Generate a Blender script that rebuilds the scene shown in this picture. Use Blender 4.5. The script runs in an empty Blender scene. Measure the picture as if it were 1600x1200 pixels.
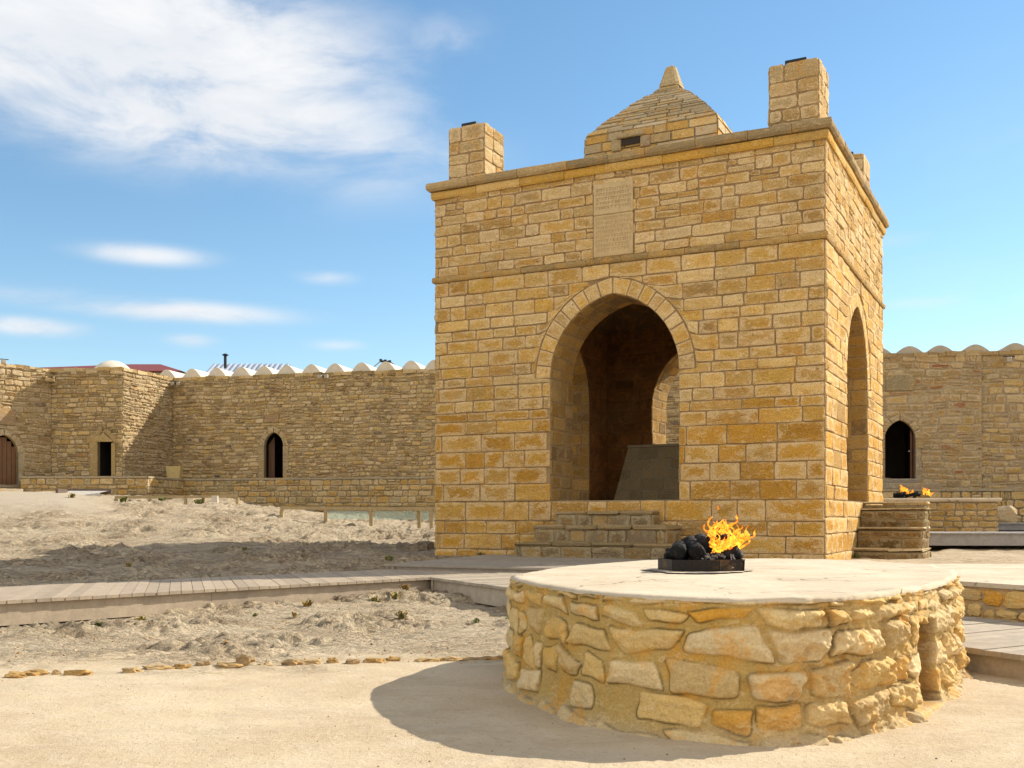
import bpy, math, random
import numpy as np
from mathutils import Vector
from mathutils.geometry import tessellate_polygon

scene = bpy.context.scene
COL = scene.collection
random.seed(7)
R = math.radians

# ------------------------------------------------------------------ camera
EYE = 0.75
cam_d = bpy.data.cameras.new("camera")
cam = bpy.data.objects.new("camera", cam_d)
COL.objects.link(cam)
cam.location = (0, 0, EYE)
cam.rotation_euler = (R(90), 0, 0)
cam_d.sensor_width = 36
cam_d.lens = 37.08
cam_d.shift_y = 0.13
cam_d.clip_start = 0.05
cam_d.clip_end = 3000
scene.camera = cam

# ------------------------------------------------------------------ light
SUN_EL = R(35)
SUN_AZ = math.atan2(0.89, 0.46)          # clockwise from +Y
S = Vector((math.sin(SUN_AZ) * math.cos(SUN_EL), math.cos(SUN_AZ) * math.cos(SUN_EL), math.sin(SUN_EL)))
sun_d = bpy.data.lights.new("sun", 'SUN')
sun_d.energy = 3.6
sun_d.angle = R(0.5)
sun_d.color = (1.0, 0.93, 0.81)
sun = bpy.data.objects.new("sun", sun_d)
COL.objects.link(sun)
sun.rotation_euler = S.to_track_quat('Z', 'Y').to_euler()
sun.location = S * 50

scene.view_settings.view_transform = 'Standard'
scene.view_settings.look = 'None'
scene.view_settings.exposure = 1.06
scene.view_settings.gamma = 1
scene.view_settings.use_curve_mapping = False


class NT:
    """tiny node-tree helper"""
    def __init__(self, tree):
        self.t = tree
        tree.nodes.clear()
    def n(self, typ, **kw):
        nd = self.t.nodes.new(typ)
        for k, v in kw.items():
            setattr(nd, k, v)
        return nd
    def l(self, a, b):
        self.t.links.new(a, b)
    def val(self, sock, v):
        if hasattr(v, 'links'):
            self.l(v, sock)
        else:
            sock.default_value = v
    def math(self, op, a, b=0.0, clamp=False):
        m = self.n('ShaderNodeMath', operation=op, use_clamp=clamp)
        self.val(m.inputs[0], a)
        self.val(m.inputs[1], b)
        return m.outputs[0]
    def mix(self, fac, a, b, blend='MIX'):
        m = self.n('ShaderNodeMix', data_type='RGBA', blend_type=blend)
        self.val(m.inputs[0], fac)
        self.val(m.inputs[6], a)
        self.val(m.inputs[7], b)
        return m.outputs[2]
    def noise(self, vec, scale, detail=4.0, rough=0.55, dist=0.0):
        m = self.n('ShaderNodeTexNoise')
        if vec is not None:
            self.l(vec, m.inputs['Vector'])
        m.inputs['Scale'].default_value = scale
        m.inputs['Detail'].default_value = detail
        m.inputs['Roughness'].default_value = rough
        m.inputs['Distortion'].default_value = dist
        return m.outputs['Fac']
    def ramp(self, fac, a, b, va=0.0, vb=1.0):
        m = self.n('ShaderNodeMapRange', clamp=True)
        m.interpolation_type = 'SMOOTHSTEP'
        self.val(m.inputs[0], fac)
        m.inputs[1].default_value = a
        m.inputs[2].default_value = b
        m.inputs[3].default_value = va
        m.inputs[4].default_value = vb
        return m.outputs[0]


# ------------------------------------------------------------------ world (sky and clouds)
def px_dir(px, py):
    x, z = (px - 800) / 1648.0, (808 - py) / 1648.0
    return math.atan2(x, 1.0), math.atan2(z, math.hypot(x, 1.0))

world = bpy.data.worlds.new("World")
scene.world = world
world.use_nodes = True
w = NT(world.node_tree)
out = w.n('ShaderNodeOutputWorld')
bg = w.n('ShaderNodeBackground')
bg.inputs['Strength'].default_value = 0.08
w.l(bg.outputs[0], out.inputs[0])
sky = w.n('ShaderNodeTexSky', sky_type='NISHITA', sun_disc=False)
sky.sun_elevation = SUN_EL
sky.sun_rotation = SUN_AZ
sky.altitude = 0
sky.air_density = 1.0
sky.dust_density = 0.1
sky.ozone_density = 1.6
tc = w.n('ShaderNodeTexCoord')
sep = w.n('ShaderNodeSeparateXYZ')
w.l(tc.outputs['Generated'], sep.inputs[0])
az = w.math('ARCTAN2', sep.outputs[0], sep.outputs[1])
el = w.math('ARCSINE', sep.outputs[2])
cb = w.n('ShaderNodeCombineXYZ')
w.l(w.math('MULTIPLY', az, 1.0), cb.inputs[0])
w.l(w.math('MULTIPLY', el, 2.6), cb.inputs[1])
nz = w.noise(cb.outputs[0], 5.5, 10.0, 0.60, 0.40)
nz2 = w.noise(cb.outputs[0], 2.0, 3.0, 0.5, 0.0)
CLOUDS = [  # px, py, half width px, half height px, strength
    (150, 60, 430, 130, 1.4), (300, 165, 340, 100, 1.25), (540, 220, 240, 110, .70), (420, 90, 220, 110, .95), (560, 180, 170, 120, .62), (640, 240, 90, 110, .45),
    (690, 70, 95, 60, .50), (560, 290, 120, 30, .42), (480, 20, 120, 40, .6),
    (225, 398, 110, 19, .80), (270, 486, 185, 20, .95), (50, 510, 90, 17, .85), (40, 460, 120, 22, .5),
    (297, 532, 45, 14, .75), (510, 434, 60, 15, .5), (530, 540, 60, 13, .5),
    (1410, 372, 60, 20, .5), (1440, 474, 90, 15, .4), (700, 300, 60, 60, .35), (1580, 475, 200, 40, .3), (1600, 330, 300, 300, .24), (1500, 560, 400, 90, .24),
]
acc = None
for (px, py, hw, hh, st) in CLOUDS:
    a0, e0 = px_dir(px, py)
    ra, re = hw / 1648.0, hh / 1648.0 * .9
    da = w.math('DIVIDE', w.math('SUBTRACT', az, a0), ra)
    de = w.math('DIVIDE', w.math('SUBTRACT', el, e0), re)
    r2 = w.math('ADD', w.math('MULTIPLY', da, da), w.math('MULTIPLY', de, de))
    m = w.math('MULTIPLY', w.math('EXPONENT', w.math('MULTIPLY', r2, -1.1)), st)
    acc = m if acc is None else w.math('MAXIMUM', acc, m)
dens = w.math('MULTIPLY', acc, w.ramp(nz, 0.22, 0.62, 0.25, 1.25))
dens = w.ramp(dens, 0.08, 1.2, 0.0, .96)
# unseen bright clouds added behind the camera to light the shaded temple front
behind = w.ramp(sep.outputs[1], -0.1, 0.25, 1.0, 0.0)
dens2 = w.math('MULTIPLY', w.ramp(nz2, 0.30, 0.55, 0.25, .95), behind)
dens = w.math('MAXIMUM', dens, dens2)
hsv = w.n('ShaderNodeHueSaturation')
hsv.inputs['Hue'].default_value = 0.492
hsv.inputs['Saturation'].default_value = 1.12
hsv.inputs['Value'].default_value = 1.02
w.l(sky.outputs[0], hsv.inputs['Color'])
cloudc = w.mix(w.ramp(nz, .4, .75), (5.0, 5.2, 5.5, 1), (6.2, 6.15, 6.1, 1))
cloudc = w.mix(behind, cloudc, (8.5, 8.0, 7.4, 1))
w.l(w.mix(dens, hsv.outputs[0], cloudc), bg.inputs['Color'])


# ------------------------------------------------------------------ numpy noise
_rng = np.random.RandomState(11)
_perm = _rng.permutation(512).astype(np.int64)
_perm = np.concatenate([_perm, _perm, _perm])
_grad = _rng.normal(size=(512, 3))
_grad /= np.linalg.norm(_grad, axis=1)[:, None]

def pnoise(x, y, z=0.0):
    x, y, z = np.broadcast_arrays(np.asarray(x, float), np.asarray(y, float), np.asarray(z, float))
    xi, yi, zi = np.floor(x).astype(np.int64), np.floor(y).astype(np.int64), np.floor(z).astype(np.int64)
    xf, yf, zf = x - xi, y - yi, z - zi
    f = lambda t: t * t * t * (t * (t * 6 - 15) + 10)
    u, v, ww = f(xf), f(yf), f(zf)
    def g(i, j, k):
        h = _perm[(_perm[(_perm[(xi + i) & 511] + yi + j) & 511] + zi + k) & 511]
        gr = _grad[h]
        return gr[..., 0] * (xf - i) + gr[..., 1] * (yf - j) + gr[..., 2] * (zf - k)
    L = lambda a, b, t: a + (b - a) * t
    return L(L(L(g(0, 0, 0), g(1, 0, 0), u), L(g(0, 1, 0), g(1, 1, 0), u), v),
             L(L(g(0, 0, 1), g(1, 0, 1), u), L(g(0, 1, 1), g(1, 1, 1), u), v), ww)

def fbm(x, y, z=0.0, o=4, g=.5):
    s, a, f = 0, 1, 1
    for i in range(o):
        s = s + a * pnoise(x * f + i * 17.3, y * f - i * 9.1, z * f if not np.isscalar(z) else z * f + i * 3.7)
        a *= g
        f *= 2.03
    return s

def sstep(a, b, x):
    t = np.clip((x - a) / (b - a), 0, 1)
    return t * t * (3 - 2 * t)


# ------------------------------------------------------------------ mesh helper
class MB:
    def __init__(self, seed=0):
        self.v, self.f, self.c = [], [], []
        self.r = random.Random(seed)
    def vert(self, p, c=(1, 1, 1)):
        self.v.append((p[0], p[1], p[2]))
        self.c.append(c)
        return len(self.v) - 1
    def poly(self, pts, c=(1, 1, 1)):
        ids = [self.vert(p, c) for p in pts]
        self.f.append(tuple(ids))
    def box(self, lo, hi, c=(1, 1, 1), bev=0.0, jit=0.0, skip=()):
        """axis aligned box (in the part's own frame), edges chamfered"""
        x0, y0, z0 = lo
        x1, y1, z1 = hi
        b = min(bev, (x1 - x0) * .45, (y1 - y0) * .45, (z1 - z0) * .45)
        j = lambda: self.r.uniform(-jit, jit)
        if b <= 0:
            ids = [self.vert((x + j(), y + j(), z + j()), c) for z in (z0, z1) for (x, y) in ((x0, y0), (x1, y0), (x1, y1), (x0, y1))]
            for q in ((3, 2, 1, 0), (4, 5, 6, 7), (0, 1, 5, 4), (1, 2, 6, 5), (2, 3, 7, 6), (3, 0, 4, 7)):
                self.f.append(tuple(ids[k] for k in q))
            return
        rings = []
        for (z, i) in ((z0, b), (z0 + b, 0), (z1 - b, 0), (z1, b)):
            pts = [(x0 + i, y0 + b), (x0 + b, y0 + i), (x1 - b, y0 + i), (x1 - i, y0 + b),
                   (x1 - i, y1 - b), (x1 - b, y1 - i), (x0 + b, y1 - i), (x0 + i, y1 - b)]
            rings.append([self.vert((x + j(), y + j(), z + j()), c) for (x, y) in pts])
        for a, bb in zip(rings, rings[1:]):
            for k in range(8):
                k2 = (k + 1) % 8
                self.f.append((a[k], a[k2], bb[k2], bb[k]))
        self.f.append(tuple(reversed(rings[0])))
        self.f.append(tuple(rings[-1]))
    def prism(self, pts, z0, z1, c=(1, 1, 1)):
        """pts: list of xy ccw; z0,z1 floats"""
        n = len(pts)
        a = [self.vert((p[0], p[1], z0), c) for p in pts]
        b = [self.vert((p[0], p[1], z1), c) for p in pts]
        for k in range(n):
            k2 = (k + 1) % n
            self.f.append((a[k], a[k2], b[k2], b[k]))
        self.f.append(tuple(reversed(a)))
        self.f.append(tuple(b))
    def tube(self, pts, rad, n=8, c=(1, 1, 1), cap=True, flat=1.0):
        rings = []
        m = len(pts)
        pts = [Vector(p) for p in pts]
        up = Vector((0, 0, 1))
        for i, p in enumerate(pts):
            d = (pts[min(i + 1, m - 1)] - pts[max(i - 1, 0)]).normalized()
            s = d.cross(up)
            if s.length < .05:
                s = d.cross(Vector((1, 0, 0)))
            s.normalize()
            t = s.cross(d)
            r = rad[i] if isinstance(rad, (list, tuple)) else rad
            cc = c[i] if isinstance(c, list) else c
            rings.append([self.vert(p + (s * math.cos(a) + t * math.sin(a) * flat) * r, cc)
                          for a in [2 * math.pi * k / n for k in range(n)]])
        for a, b in zip(rings, rings[1:]):
            for k in range(n):
                k2 = (k + 1) % n
                self.f.append((a[k], a[k2], b[k2], b[k]))
        if cap:
            self.f.append(tuple(reversed(rings[0])))
            self.f.append(tuple(rings[-1]))
    def build(self, name, mat, parent=None, world=False, smooth=False, hide=None):
        me = bpy.data.meshes.new(name)
        vv = self.v
        if world and parent is not None:
            L = parent.location
            cz, sz = math.cos(-parent.rotation_euler.z), math.sin(-parent.rotation_euler.z)
            vv = []
            for (x, y, z) in self.v:
                x, y, z = x - L.x, y - L.y, z - L.z
                vv.append((x * cz - y * sz, x * sz + y * cz, z))
        me.from_pydata(vv, [], self.f)
        at = me.color_attributes.new("Col", 'FLOAT_COLOR', 'POINT')
        arr = np.ones((len(self.c), 4), dtype=np.float32)
        arr[:, :] = np.array([tuple(c) if len(c) == 4 else (c[0], c[1], c[2], 1.0) for c in self.c], dtype=np.float32)
        at.data.foreach_set('color', arr.ravel())
        if smooth:
            me.polygons.foreach_set('use_smooth', [True] * len(me.polygons))
        me.materials.append(mat)
        me.update()
        o = bpy.data.objects.new(name, me)
        COL.objects.link(o)
        if parent is not None:
            o.parent = parent
        return o

def mesh_np(name, V, F, C, mat, parent=None, smooth=True, extra=None):
    me = bpy.data.meshes.new(name)
    me.from_pydata(V.tolist(), [], F.tolist())
    at = me.color_attributes.new("Col", 'FLOAT_COLOR', 'POINT')
    arr = np.ones((len(V), 4), dtype=np.float32)
    arr[:, :3] = C
    if extra is not None:
        arr[:, 3] = extra
    at.data.foreach_set('color', arr.ravel())
    me.polygons.foreach_set('use_smooth', [smooth] * len(me.polygons))
    me.materials.append(mat)
    me.update()
    o = bpy.data.objects.new(name, me)
    COL.objects.link(o)
    if parent is not None:
        o.parent = parent
    return o

def thing(name, loc=(0, 0, 0), rz=0, label=None, cat=None, group=None, kind=None):
    o = bpy.data.objects.new(name, None)
    o.empty_display_size = .2
    COL.objects.link(o)
    o.location = loc
    o.rotation_euler = (0, 0, rz)
    tag(o, label, cat, group, kind)
    return o

def tag(o, label=None, cat=None, group=None, kind=None):
    if label: o['label'] = label
    if cat: o['category'] = cat
    if group: o['group'] = group
    if kind: o['kind'] = kind
    return o


# ------------------------------------------------------------------ materials
def new_mat(name):
    m = bpy.data.materials.new(name)
    m.use_nodes = True
    t = NT(m.node_tree)
    o = t.n('ShaderNodeOutputMaterial')
    b = t.n('ShaderNodeBsdfPrincipled')
    t.l(b.outputs[0], o.inputs[0])
    b.inputs['Roughness'].default_value = .9
    b.inputs['Specular IOR Level'].default_value = .25
    return m, t, b

def stone_mat(name, s=1.0, rim=.8, grain=1.0, pale=(.70, .50, .27), patch=.5, dark=(.20, .125, .055), bump=.5, dist=.02, stain=0.3, orange=(.60, .32, .07), pits=.6, orng=.5):
    m, t, b = new_mat(name)
    at = t.n('ShaderNodeAttribute', attribute_name='Col')
    g = t.n('ShaderNodeTexCoord').outputs['Object']
    n1 = t.noise(g, 4.5 * s, 9, .62, .4)
    n2 = t.noise(g, 17 * s, 8, .7, .5)
    n3 = t.noise(g, 70 * s, 5, .7)
    n4 = t.noise(g, .9 * s, 6, .62, .3)
    mp = t.n('ShaderNodeMapping')
    mp.inputs['Scale'].default_value = (1, 1, 2.6)
    t.l(g, mp.inputs[0])
    n5 = t.noise(mp.outputs[0], 7 * s, 10, .78, 1.0)
    c = at.outputs['Color']
    c = t.mix(t.math('MULTIPLY', t.ramp(n1, .50, .64), orng), c, orange + (1,))
    ed = t.math('ADD', at.outputs['Alpha'], t.math('MULTIPLY', t.math('SUBTRACT', n5, .5), 3.0))
    ed = t.math('ADD', ed, t.math('MULTIPLY', t.math('SUBTRACT', n1, .5), 1.5))
    rimf = t.math('MULTIPLY', t.ramp(ed, .30, .48, 1.0, 0.0), t.ramp(at.outputs['Alpha'], .0, .04))
    c = t.mix(t.math('MULTIPLY', rimf, rim), c, pale + (1,))
    c = t.mix(t.math('MULTIPLY', t.ramp(n5, .54, .60), t.math('MULTIPLY', t.ramp(at.outputs['Alpha'], .0, .04), patch)), c, pale + (1,))
    c = t.mix(t.math('MULTIPLY', t.ramp(n2, .57, .68), pits), c, dark + (1,))
    c = t.mix(t.math('MULTIPLY', t.ramp(n4, .50, .70), stain), c, (.30, .22, .12, 1))
    k0, k1 = 1 - .34 * grain, 1 + .22 * grain
    c = t.mix(t.ramp(n3, .32, .68), t.mix(1.0, c, (k0, k0 * .96, k0 * .9, 1), 'MULTIPLY'), t.mix(1.0, c, (k1, k1, k1, 1), 'MULTIPLY'))
    t.l(c, b.inputs['Base Color'])
    h = t.math('ADD', t.math('MULTIPLY', n5, .9), t.math('ADD', t.math('MULTIPLY', n2, -.7), t.math('MULTIPLY', n3, .35 * grain)))
    bp = t.n('ShaderNodeBump')
    bp.inputs['Strength'].default_value = bump
    bp.inputs['Distance'].default_value = dist
    t.l(h, bp.inputs['Height'])
    t.l(bp.outputs[0], b.inputs['Normal'])
    b.inputs['Roughness'].default_value = .95
    b.inputs['Specular IOR Level'].default_value = .12
    return m

def simple_mat(name, col, rough=.8, var=.2, scale=12, bump=.2, dist=.01, metal=0.0, stretch=(1, 1, 1), use_attr=False, col2=None):
    m, t, b = new_mat(name)
    g = t.n('ShaderNodeTexCoord').outputs['Object']
    mp = t.n('ShaderNodeMapping')
    mp.inputs['Scale'].default_value = stretch
    t.l(g, mp.inputs[0])
    n1 = t.noise(mp.outputs[0], scale, 7, .62, .2)
    n2 = t.noise(mp.outputs[0], scale * 6, 5, .6)
    c0 = (col[0], col[1], col[2], 1)
    if use_attr:
        c0 = t.n('ShaderNodeAttribute', attribute_name='Col').outputs['Color']
    k = 1 - var
    c = t.mix(t.ramp(n1, .3, .7), c0, (k, k, k, 1), 'MULTIPLY')
    if col2:
        c = t.mix(t.ramp(n1, .5, .68), c, col2 + (1,))
    c = t.mix(t.math('MULTIPLY', t.ramp(n2, .35, .7), var * 1.4), c, (k * .8, k * .8, k * .8, 1), 'MULTIPLY')
    t.l(c, b.inputs['Base Color'])
    b.inputs['Roughness'].default_value = rough
    b.inputs['Metallic'].default_value = metal
    bp = t.n('ShaderNodeBump')
    bp.inputs['Strength'].default_value = bump
    bp.inputs['Distance'].default_value = dist
    t.l(t.math('ADD', n1, t.math('MULTIPLY', n2, .4)), bp.inputs['Height'])
    t.l(bp.outputs[0], b.inputs['Normal'])
    return m

M_TEMPLE = stone_mat('temple_stone', 1.0, pale=(.78, .59, .34), patch=.35, rim=.62, bump=.9, dist=.03, stain=.25, pits=.55)
M_REVEAL = stone_mat('shaded_arch_stone', 1.0, pale=(.46, .31, .14), patch=.3, rim=.6, bump=1.0, dist=.03, stain=.6, dark=(.12, .075, .035), orange=(.46, .24, .05), pits=.7)  # darker copy of the temple stone; the arch shade is in the colour
M_INNER = stone_mat('inner_stone_shade', 1.0, pale=(.17, .08, .03), patch=.3, bump=.6, dist=.02, stain=.2, dark=(.06, .03, .015), orange=(.30, .13, .03))  # inner stone coloured very dark to paint the shade indoors
M_STEP = stone_mat('worn_step_stone', 1.6, pale=(.46, .37, .22), patch=.5, bump=1.0, dist=.03, stain=.5, dark=(.09, .065, .035), pits=.85, orange=(.45, .26, .07))
M_ALTAR = stone_mat('altar_stone', 1.4, pale=(.30, .24, .14), patch=.2, rim=.1, bump=.9, dist=.02, stain=.4, dark=(.08, .06, .035), orange=(.26, .19, .10), pits=.6)
M_RUBBLE = stone_mat('rubble_stone', .8, pale=(.72, .56, .33), patch=.65, bump=1.0, dist=.08, stain=.22, orange=(.60, .37, .12), dark=(.17, .11, .05), pits=.6)
M_HEARTH = stone_mat('hearth_stone', 1.7, grain=.4, rim=.0, pale=(.74, .57, .32), patch=.42, bump=.8, dist=.014, stain=.18, orange=(.70, .34, .04), pits=.35)
def plaster_mat():
    m, t, b = new_mat('hearth_plaster')
    g = t.n('ShaderNodeTexCoord').outputs['Object']
    n1 = t.noise(g, 2.2, 8, .65, .6)
    n2 = t.noise(g, 14, 8, .7, .4)
    n3 = t.noise(g, 90, 4, .65)
    wv = t.n('ShaderNodeVectorMath', operation='MULTIPLY_ADD')
    nc = t.n('ShaderNodeTexNoise')
    t.l(g, nc.inputs['Vector'])
    nc.inputs['Scale'].default_value = 3.0
    nc.inputs['Detail'].default_value = 6
    t.l(nc.outputs['Color'], wv.inputs[0])
    wv.inputs[1].default_value = (.45, .45, 0)
    t.l(g, wv.inputs[2])
    vo = t.n('ShaderNodeTexVoronoi', feature='DISTANCE_TO_EDGE')
    t.l(wv.outputs[0], vo.inputs['Vector'])
    vo.inputs['Scale'].default_value = 1.15
    crack = t.math('MULTIPLY', t.ramp(vo.outputs['Distance'], .002, .009, 1.0, 0.0), t.ramp(n1, .42, .55))
    c = t.mix(t.ramp(n1, .36, .66), (.55, .46, .335, 1), (.46, .375, .26, 1))
    c = t.mix(t.math('MULTIPLY', t.ramp(n2, .52, .68), .55), c, (.33, .265, .18, 1))
    c = t.mix(t.math('MULTIPLY', t.ramp(n3, .60, .70), .5), c, (.24, .18, .12, 1))
    c = t.mix(t.math('MULTIPLY', crack, .75), c, (.16, .12, .08, 1))
    t.l(c, b.inputs['Base Color'])
    bp = t.n('ShaderNodeBump')
    bp.inputs['Strength'].default_value = .6
    bp.inputs['Distance'].default_value = .008
    t.l(t.math('ADD', t.math('ADD', n2, t.math('MULTIPLY', n3, .3)), t.math('MULTIPLY', crack, -.8)), bp.inputs['Height'])
    t.l(bp.outputs[0], b.inputs['Normal'])
    b.inputs['Roughness'].default_value = .95
    return m
M_PLASTER = plaster_mat()
M_WHITE = simple_mat('lime_plaster', (.62, .56, .45), .9, .15, 3, .2, .01)
M_WOOD = simple_mat('deck_wood', (.3, .27, .24), .75, .22, 9, .3, .004, stretch=(1, 1, 1), use_attr=True)
M_DARKWOOD = simple_mat('door_wood', (.14, .07, .035), .6, .3, 6, .3, .01, stretch=(6, 6, .6))
M_ROOM = simple_mat('room_shade', (.05, .04, .03), .95, .2, 4, .1, .01)  # near-black colour stands for the shade in rooms and vent
M_IRON = simple_mat('sooty_iron', (.028, .022, .019), .45, .35, 14, .3, .003, metal=.5, col2=(.10, .055, .025))
M_COAL = simple_mat('charcoal', (.010, .009, .009), .8, .3, 34, 1.0, .012, col2=(.045, .035, .03))
M_ASH = simple_mat('ash', (.35, .30, .27), .95, .5, 60, .6, .004)
M_RED = simple_mat('red_roof_tile', (.20, .045, .04), .7, .2, 6, .2, .01)
M_METAL = simple_mat('galvanised_sheet', (.42, .46, .52), .45, .2, 3, .1, .01, metal=.4)
M_BLACK = simple_mat('black_paint', (.02, .02, .022), .5, .2, 10, .1, .002)
M_LAMP = simple_mat('lamp_housing', (.40, .34, .25), .5, .15, 10, .1, .002)
M_WOODNEW = simple_mat('rail_wood', (.44, .33, .17), .75, .25, 12, .2, .004)
M_PLANTER = simple_mat('planter_clay', (.50, .38, .16), .8, .15, 8, .2, .004)
M_LEAF = simple_mat('weed_leaf', (.10, .14, .03), .7, .3, 30, .1, .002, use_attr=True)
M_ROCK = stone_mat('loose_rock', 4.0, pale=(.55, .43, .28), patch=.5, bump=.7, dist=.006, stain=.2)

gm, gt, gb = new_mat('railing_glass')
gb.inputs['Base Color'].default_value = (.72, .84, .78, 1)
gb.inputs['Roughness'].default_value = .08
gb.inputs['Transmission Weight'].default_value = .75
gb.inputs['IOR'].default_value = 1.3
M_GLASS = gm

# ------------------------------------------------------------------ terrain
DECK_Z = .10
A_Q = [(-8.6, 3.45), (.33, 12.7), (.10, 14.75), (-9.9, 4.75)]
A_Q = [(-7.4, 4.62), (.33, 12.70), (.15, 14.85), (-8.35, 6.25)]
B_Q = [(-.90, 11.41), (3.55, 2.7), (4.9, 3.1), (.11, 12.47)]

def in_quad(x, y, q, grow=0.0):
    m = np.ones(np.shape(x), bool)
    n = len(q)
    for i in range(n):
        ax, ay = q[i]
        bx, by = q[(i + 1) % n]
        L = math.hypot(bx - ax, by - ay)
        cr = ((bx - ax) * (y - ay) - (by - ay) * (x - ax)) / L
        m &= cr > -grow
    return m
def ccw(q):
    s = sum(q[i][0] * q[(i + 1) % len(q)][1] - q[(i + 1) % len(q)][0] * q[i][1] for i in range(len(q)))
    return q if s > 0 else q[::-1]
A_Q, B_Q = ccw(A_Q), ccw(B_Q)

TH = R(27)
U = Vector((math.cos(TH), -math.sin(TH), 0))
V = Vector((math.sin(TH), math.cos(TH), 0))
FL = Vector((-1.27, 17.5, .11))
TW, TD = 6.30, 5.60
def tpt(a, e, z=0.0):
    return Vector((FL.x, FL.y, 0)) + U * a + V * e + Vector((0, 0, z))
TEMPLE_Q = ccw([tuple(tpt(a, e)[:2]) for (a, e) in ((0, 0), (TW, 0), (TW, TD), (0, TD))])
DC_Q = ccw([tuple(tpt(a, e)[:2]) for (a, e) in ((1.75, -4.0), (5.2, -4.0), (5.2, -.35), (1.2, -.35))])

def terr(x, y, detail=True):
    x = np.asarray(x, float)
    y = np.asarray(y, float)
    r = x / np.maximum(y, 1.0)
    Lz = np.interp(y, [0, 5.3, 8, 11, 13, 16, 18, 20, 24, 30, 34, 60], [0, 0, -.08, -.08, .0, .12, .22, .33, .60, 1.02, 1.28, 1.4])
    Cz = np.interp(y, [0, 5.3, 8, 11, 13, 16, 18, 20, 25, 30, 35, 60], [0, 0, -.08, -.08, .0, .09, .12, .2, .40, .55, .6, .9])
    Rz = np.interp(y, [0, 10, 14, 17, 20, 24, 28, 60], [0, 0, .09, .1, .2, .45, .6, .8])
    a = sstep(-.30, -.08, r)
    b = sstep(.05, .28, r)
    z = Lz * (1 - a) + Cz * a
    z = z * (1 - b) + Rz * b
    z = z + .30 * sstep(-.34, -.44, r) * sstep(22, 31, y)
    # near ground level right of the hearth
    if detail:
        rough = sstep(5.0, 6.6, y + .9 * fbm(x * .9, y * .9, 3.1, 4) + .5 * fbm(x * 3, y * 3, 6.1, 3) - .12 * np.maximum(0, x + 1.5)) * (1 - sstep(-.6, .9, x - (y - 6) * .12) * (y < 13))
        rough = np.where(y > 12.5, 1.0, rough)
        rough = rough * (1 - .85 * sstep(-.36, -.42, r) * sstep(24, 29, y))
        rough = np.where((r > .25) & (y > 9), .35, rough)
        patch = sstep(-.15, .25, fbm(x * .8, y * .8, 7.7, 3))
        big = fbm(x * .55, y * .55, 1.3, 3) * .10
        ridge = (1 - np.abs(fbm(x * 2.1 + .8 * pnoise(x, y), y * 3.0, 5.5, 4)) * 2.2)
        cl = np.clip(ridge, -.4, 1) * .10 * (0.25 + .75 * patch)
        sm = (fbm(x * 7, y * 11, 2.2, 4) * .05 - np.abs(fbm(x * 10, y * 18, 8.2, 4)) * .06) * (0.2 + patch)
        k = np.clip(.55 + y * .03, 0, 1.6)
        z = z + rough * (big * np.minimum(k, 1.3) + (cl - .03) * k + sm)
        z = z + .004 * fbm(x * 5, y * 5, 9.1, 4) + (.012 * fbm(x * .8, y * .8, 4.0, 2) + .007 * fbm(x * 3.1, y * 4.2, 14.0, 4)) * (1 - rough)
        z = z + .0016 * pnoise(x * 40, y * 40, 1.0) * .5
    else:
        rough = np.zeros_like(x)
        patch = np.zeros_like(x)
    for q, zz in ((A_Q, -.02), (B_Q, -.02), (DC_Q, .03)):
        ins = in_quad(x, y, q, .25)
        z = np.where(ins, np.minimum(z, zz), z)
    # keep the foot of the temple readable
    tq = in_quad(x, y, TEMPLE_Q, 1.1)
    z = np.where(tq, np.minimum(z, np.maximum(.10, z * .25 + .09)), z)
    if detail:
        return z, rough, patch
    return z
def gz(x, y):
    return float(terr(np.array([x]), np.array([y]))[0][0])

def axis(segs):
    out = []
    for (a, b, d0, d1) in segs:
        x = a
        n = 0
        while x < b - 1e-6:
            out.append(x)
            x += d0 + (d1 - d0) * (x - a) / (b - a)
    out.append(segs[-1][1])
    return np.array(out)
gx = axis([(-900, -60, 200, 40), (-60, -14, 6, .25), (-14, -5, .08, .04), (-5, -2.8, .035, .02), (-2.8, 2.9, .018, .018), (2.9, 6, .03, .07), (6, 18, .12, .3), (18, 60, 1, 8), (60, 900, 60, 200)])
gy = axis([(-900, -20, 200, 40), (-20, 1.5, 5, .15), (1.5, 3, .05, .02), (3, 7, .014, .02), (7, 13, .022, .04), (13, 24, .04, .06), (24, 40, .08, .2), (40, 90, 1, 10), (90, 1500, 60, 300)])
X, Y = np.meshgrid(gx, gy)
Z, RG, PT = terr(X.ravel(), Y.ravel())
Vv = np.stack([X.ravel(), Y.ravel(), Z], 1)
nx, ny = len(gx), len(gy)
ii = np.arange((ny - 1) * nx).reshape(ny - 1, nx)[:, :-1].ravel()
Fv = np.stack([ii, ii + 1, ii + nx + 1, ii + nx], 1)
Cc = np.zeros((len(Vv), 3))
Cc[:, 0] = RG
Cc[:, 1] = np.maximum(PT, sstep(12.4, 14, Y.ravel()) * (1 - sstep(18, 21.5, Y.ravel())) * (X.ravel() < 0))  # dark crust, extended over the temple's shadow band to deepen its shade
Cc[:, 2] = sstep(-.36, -.42, X.ravel() / np.maximum(Y.ravel(), 1)) * sstep(24, 29, Y.ravel())

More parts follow.
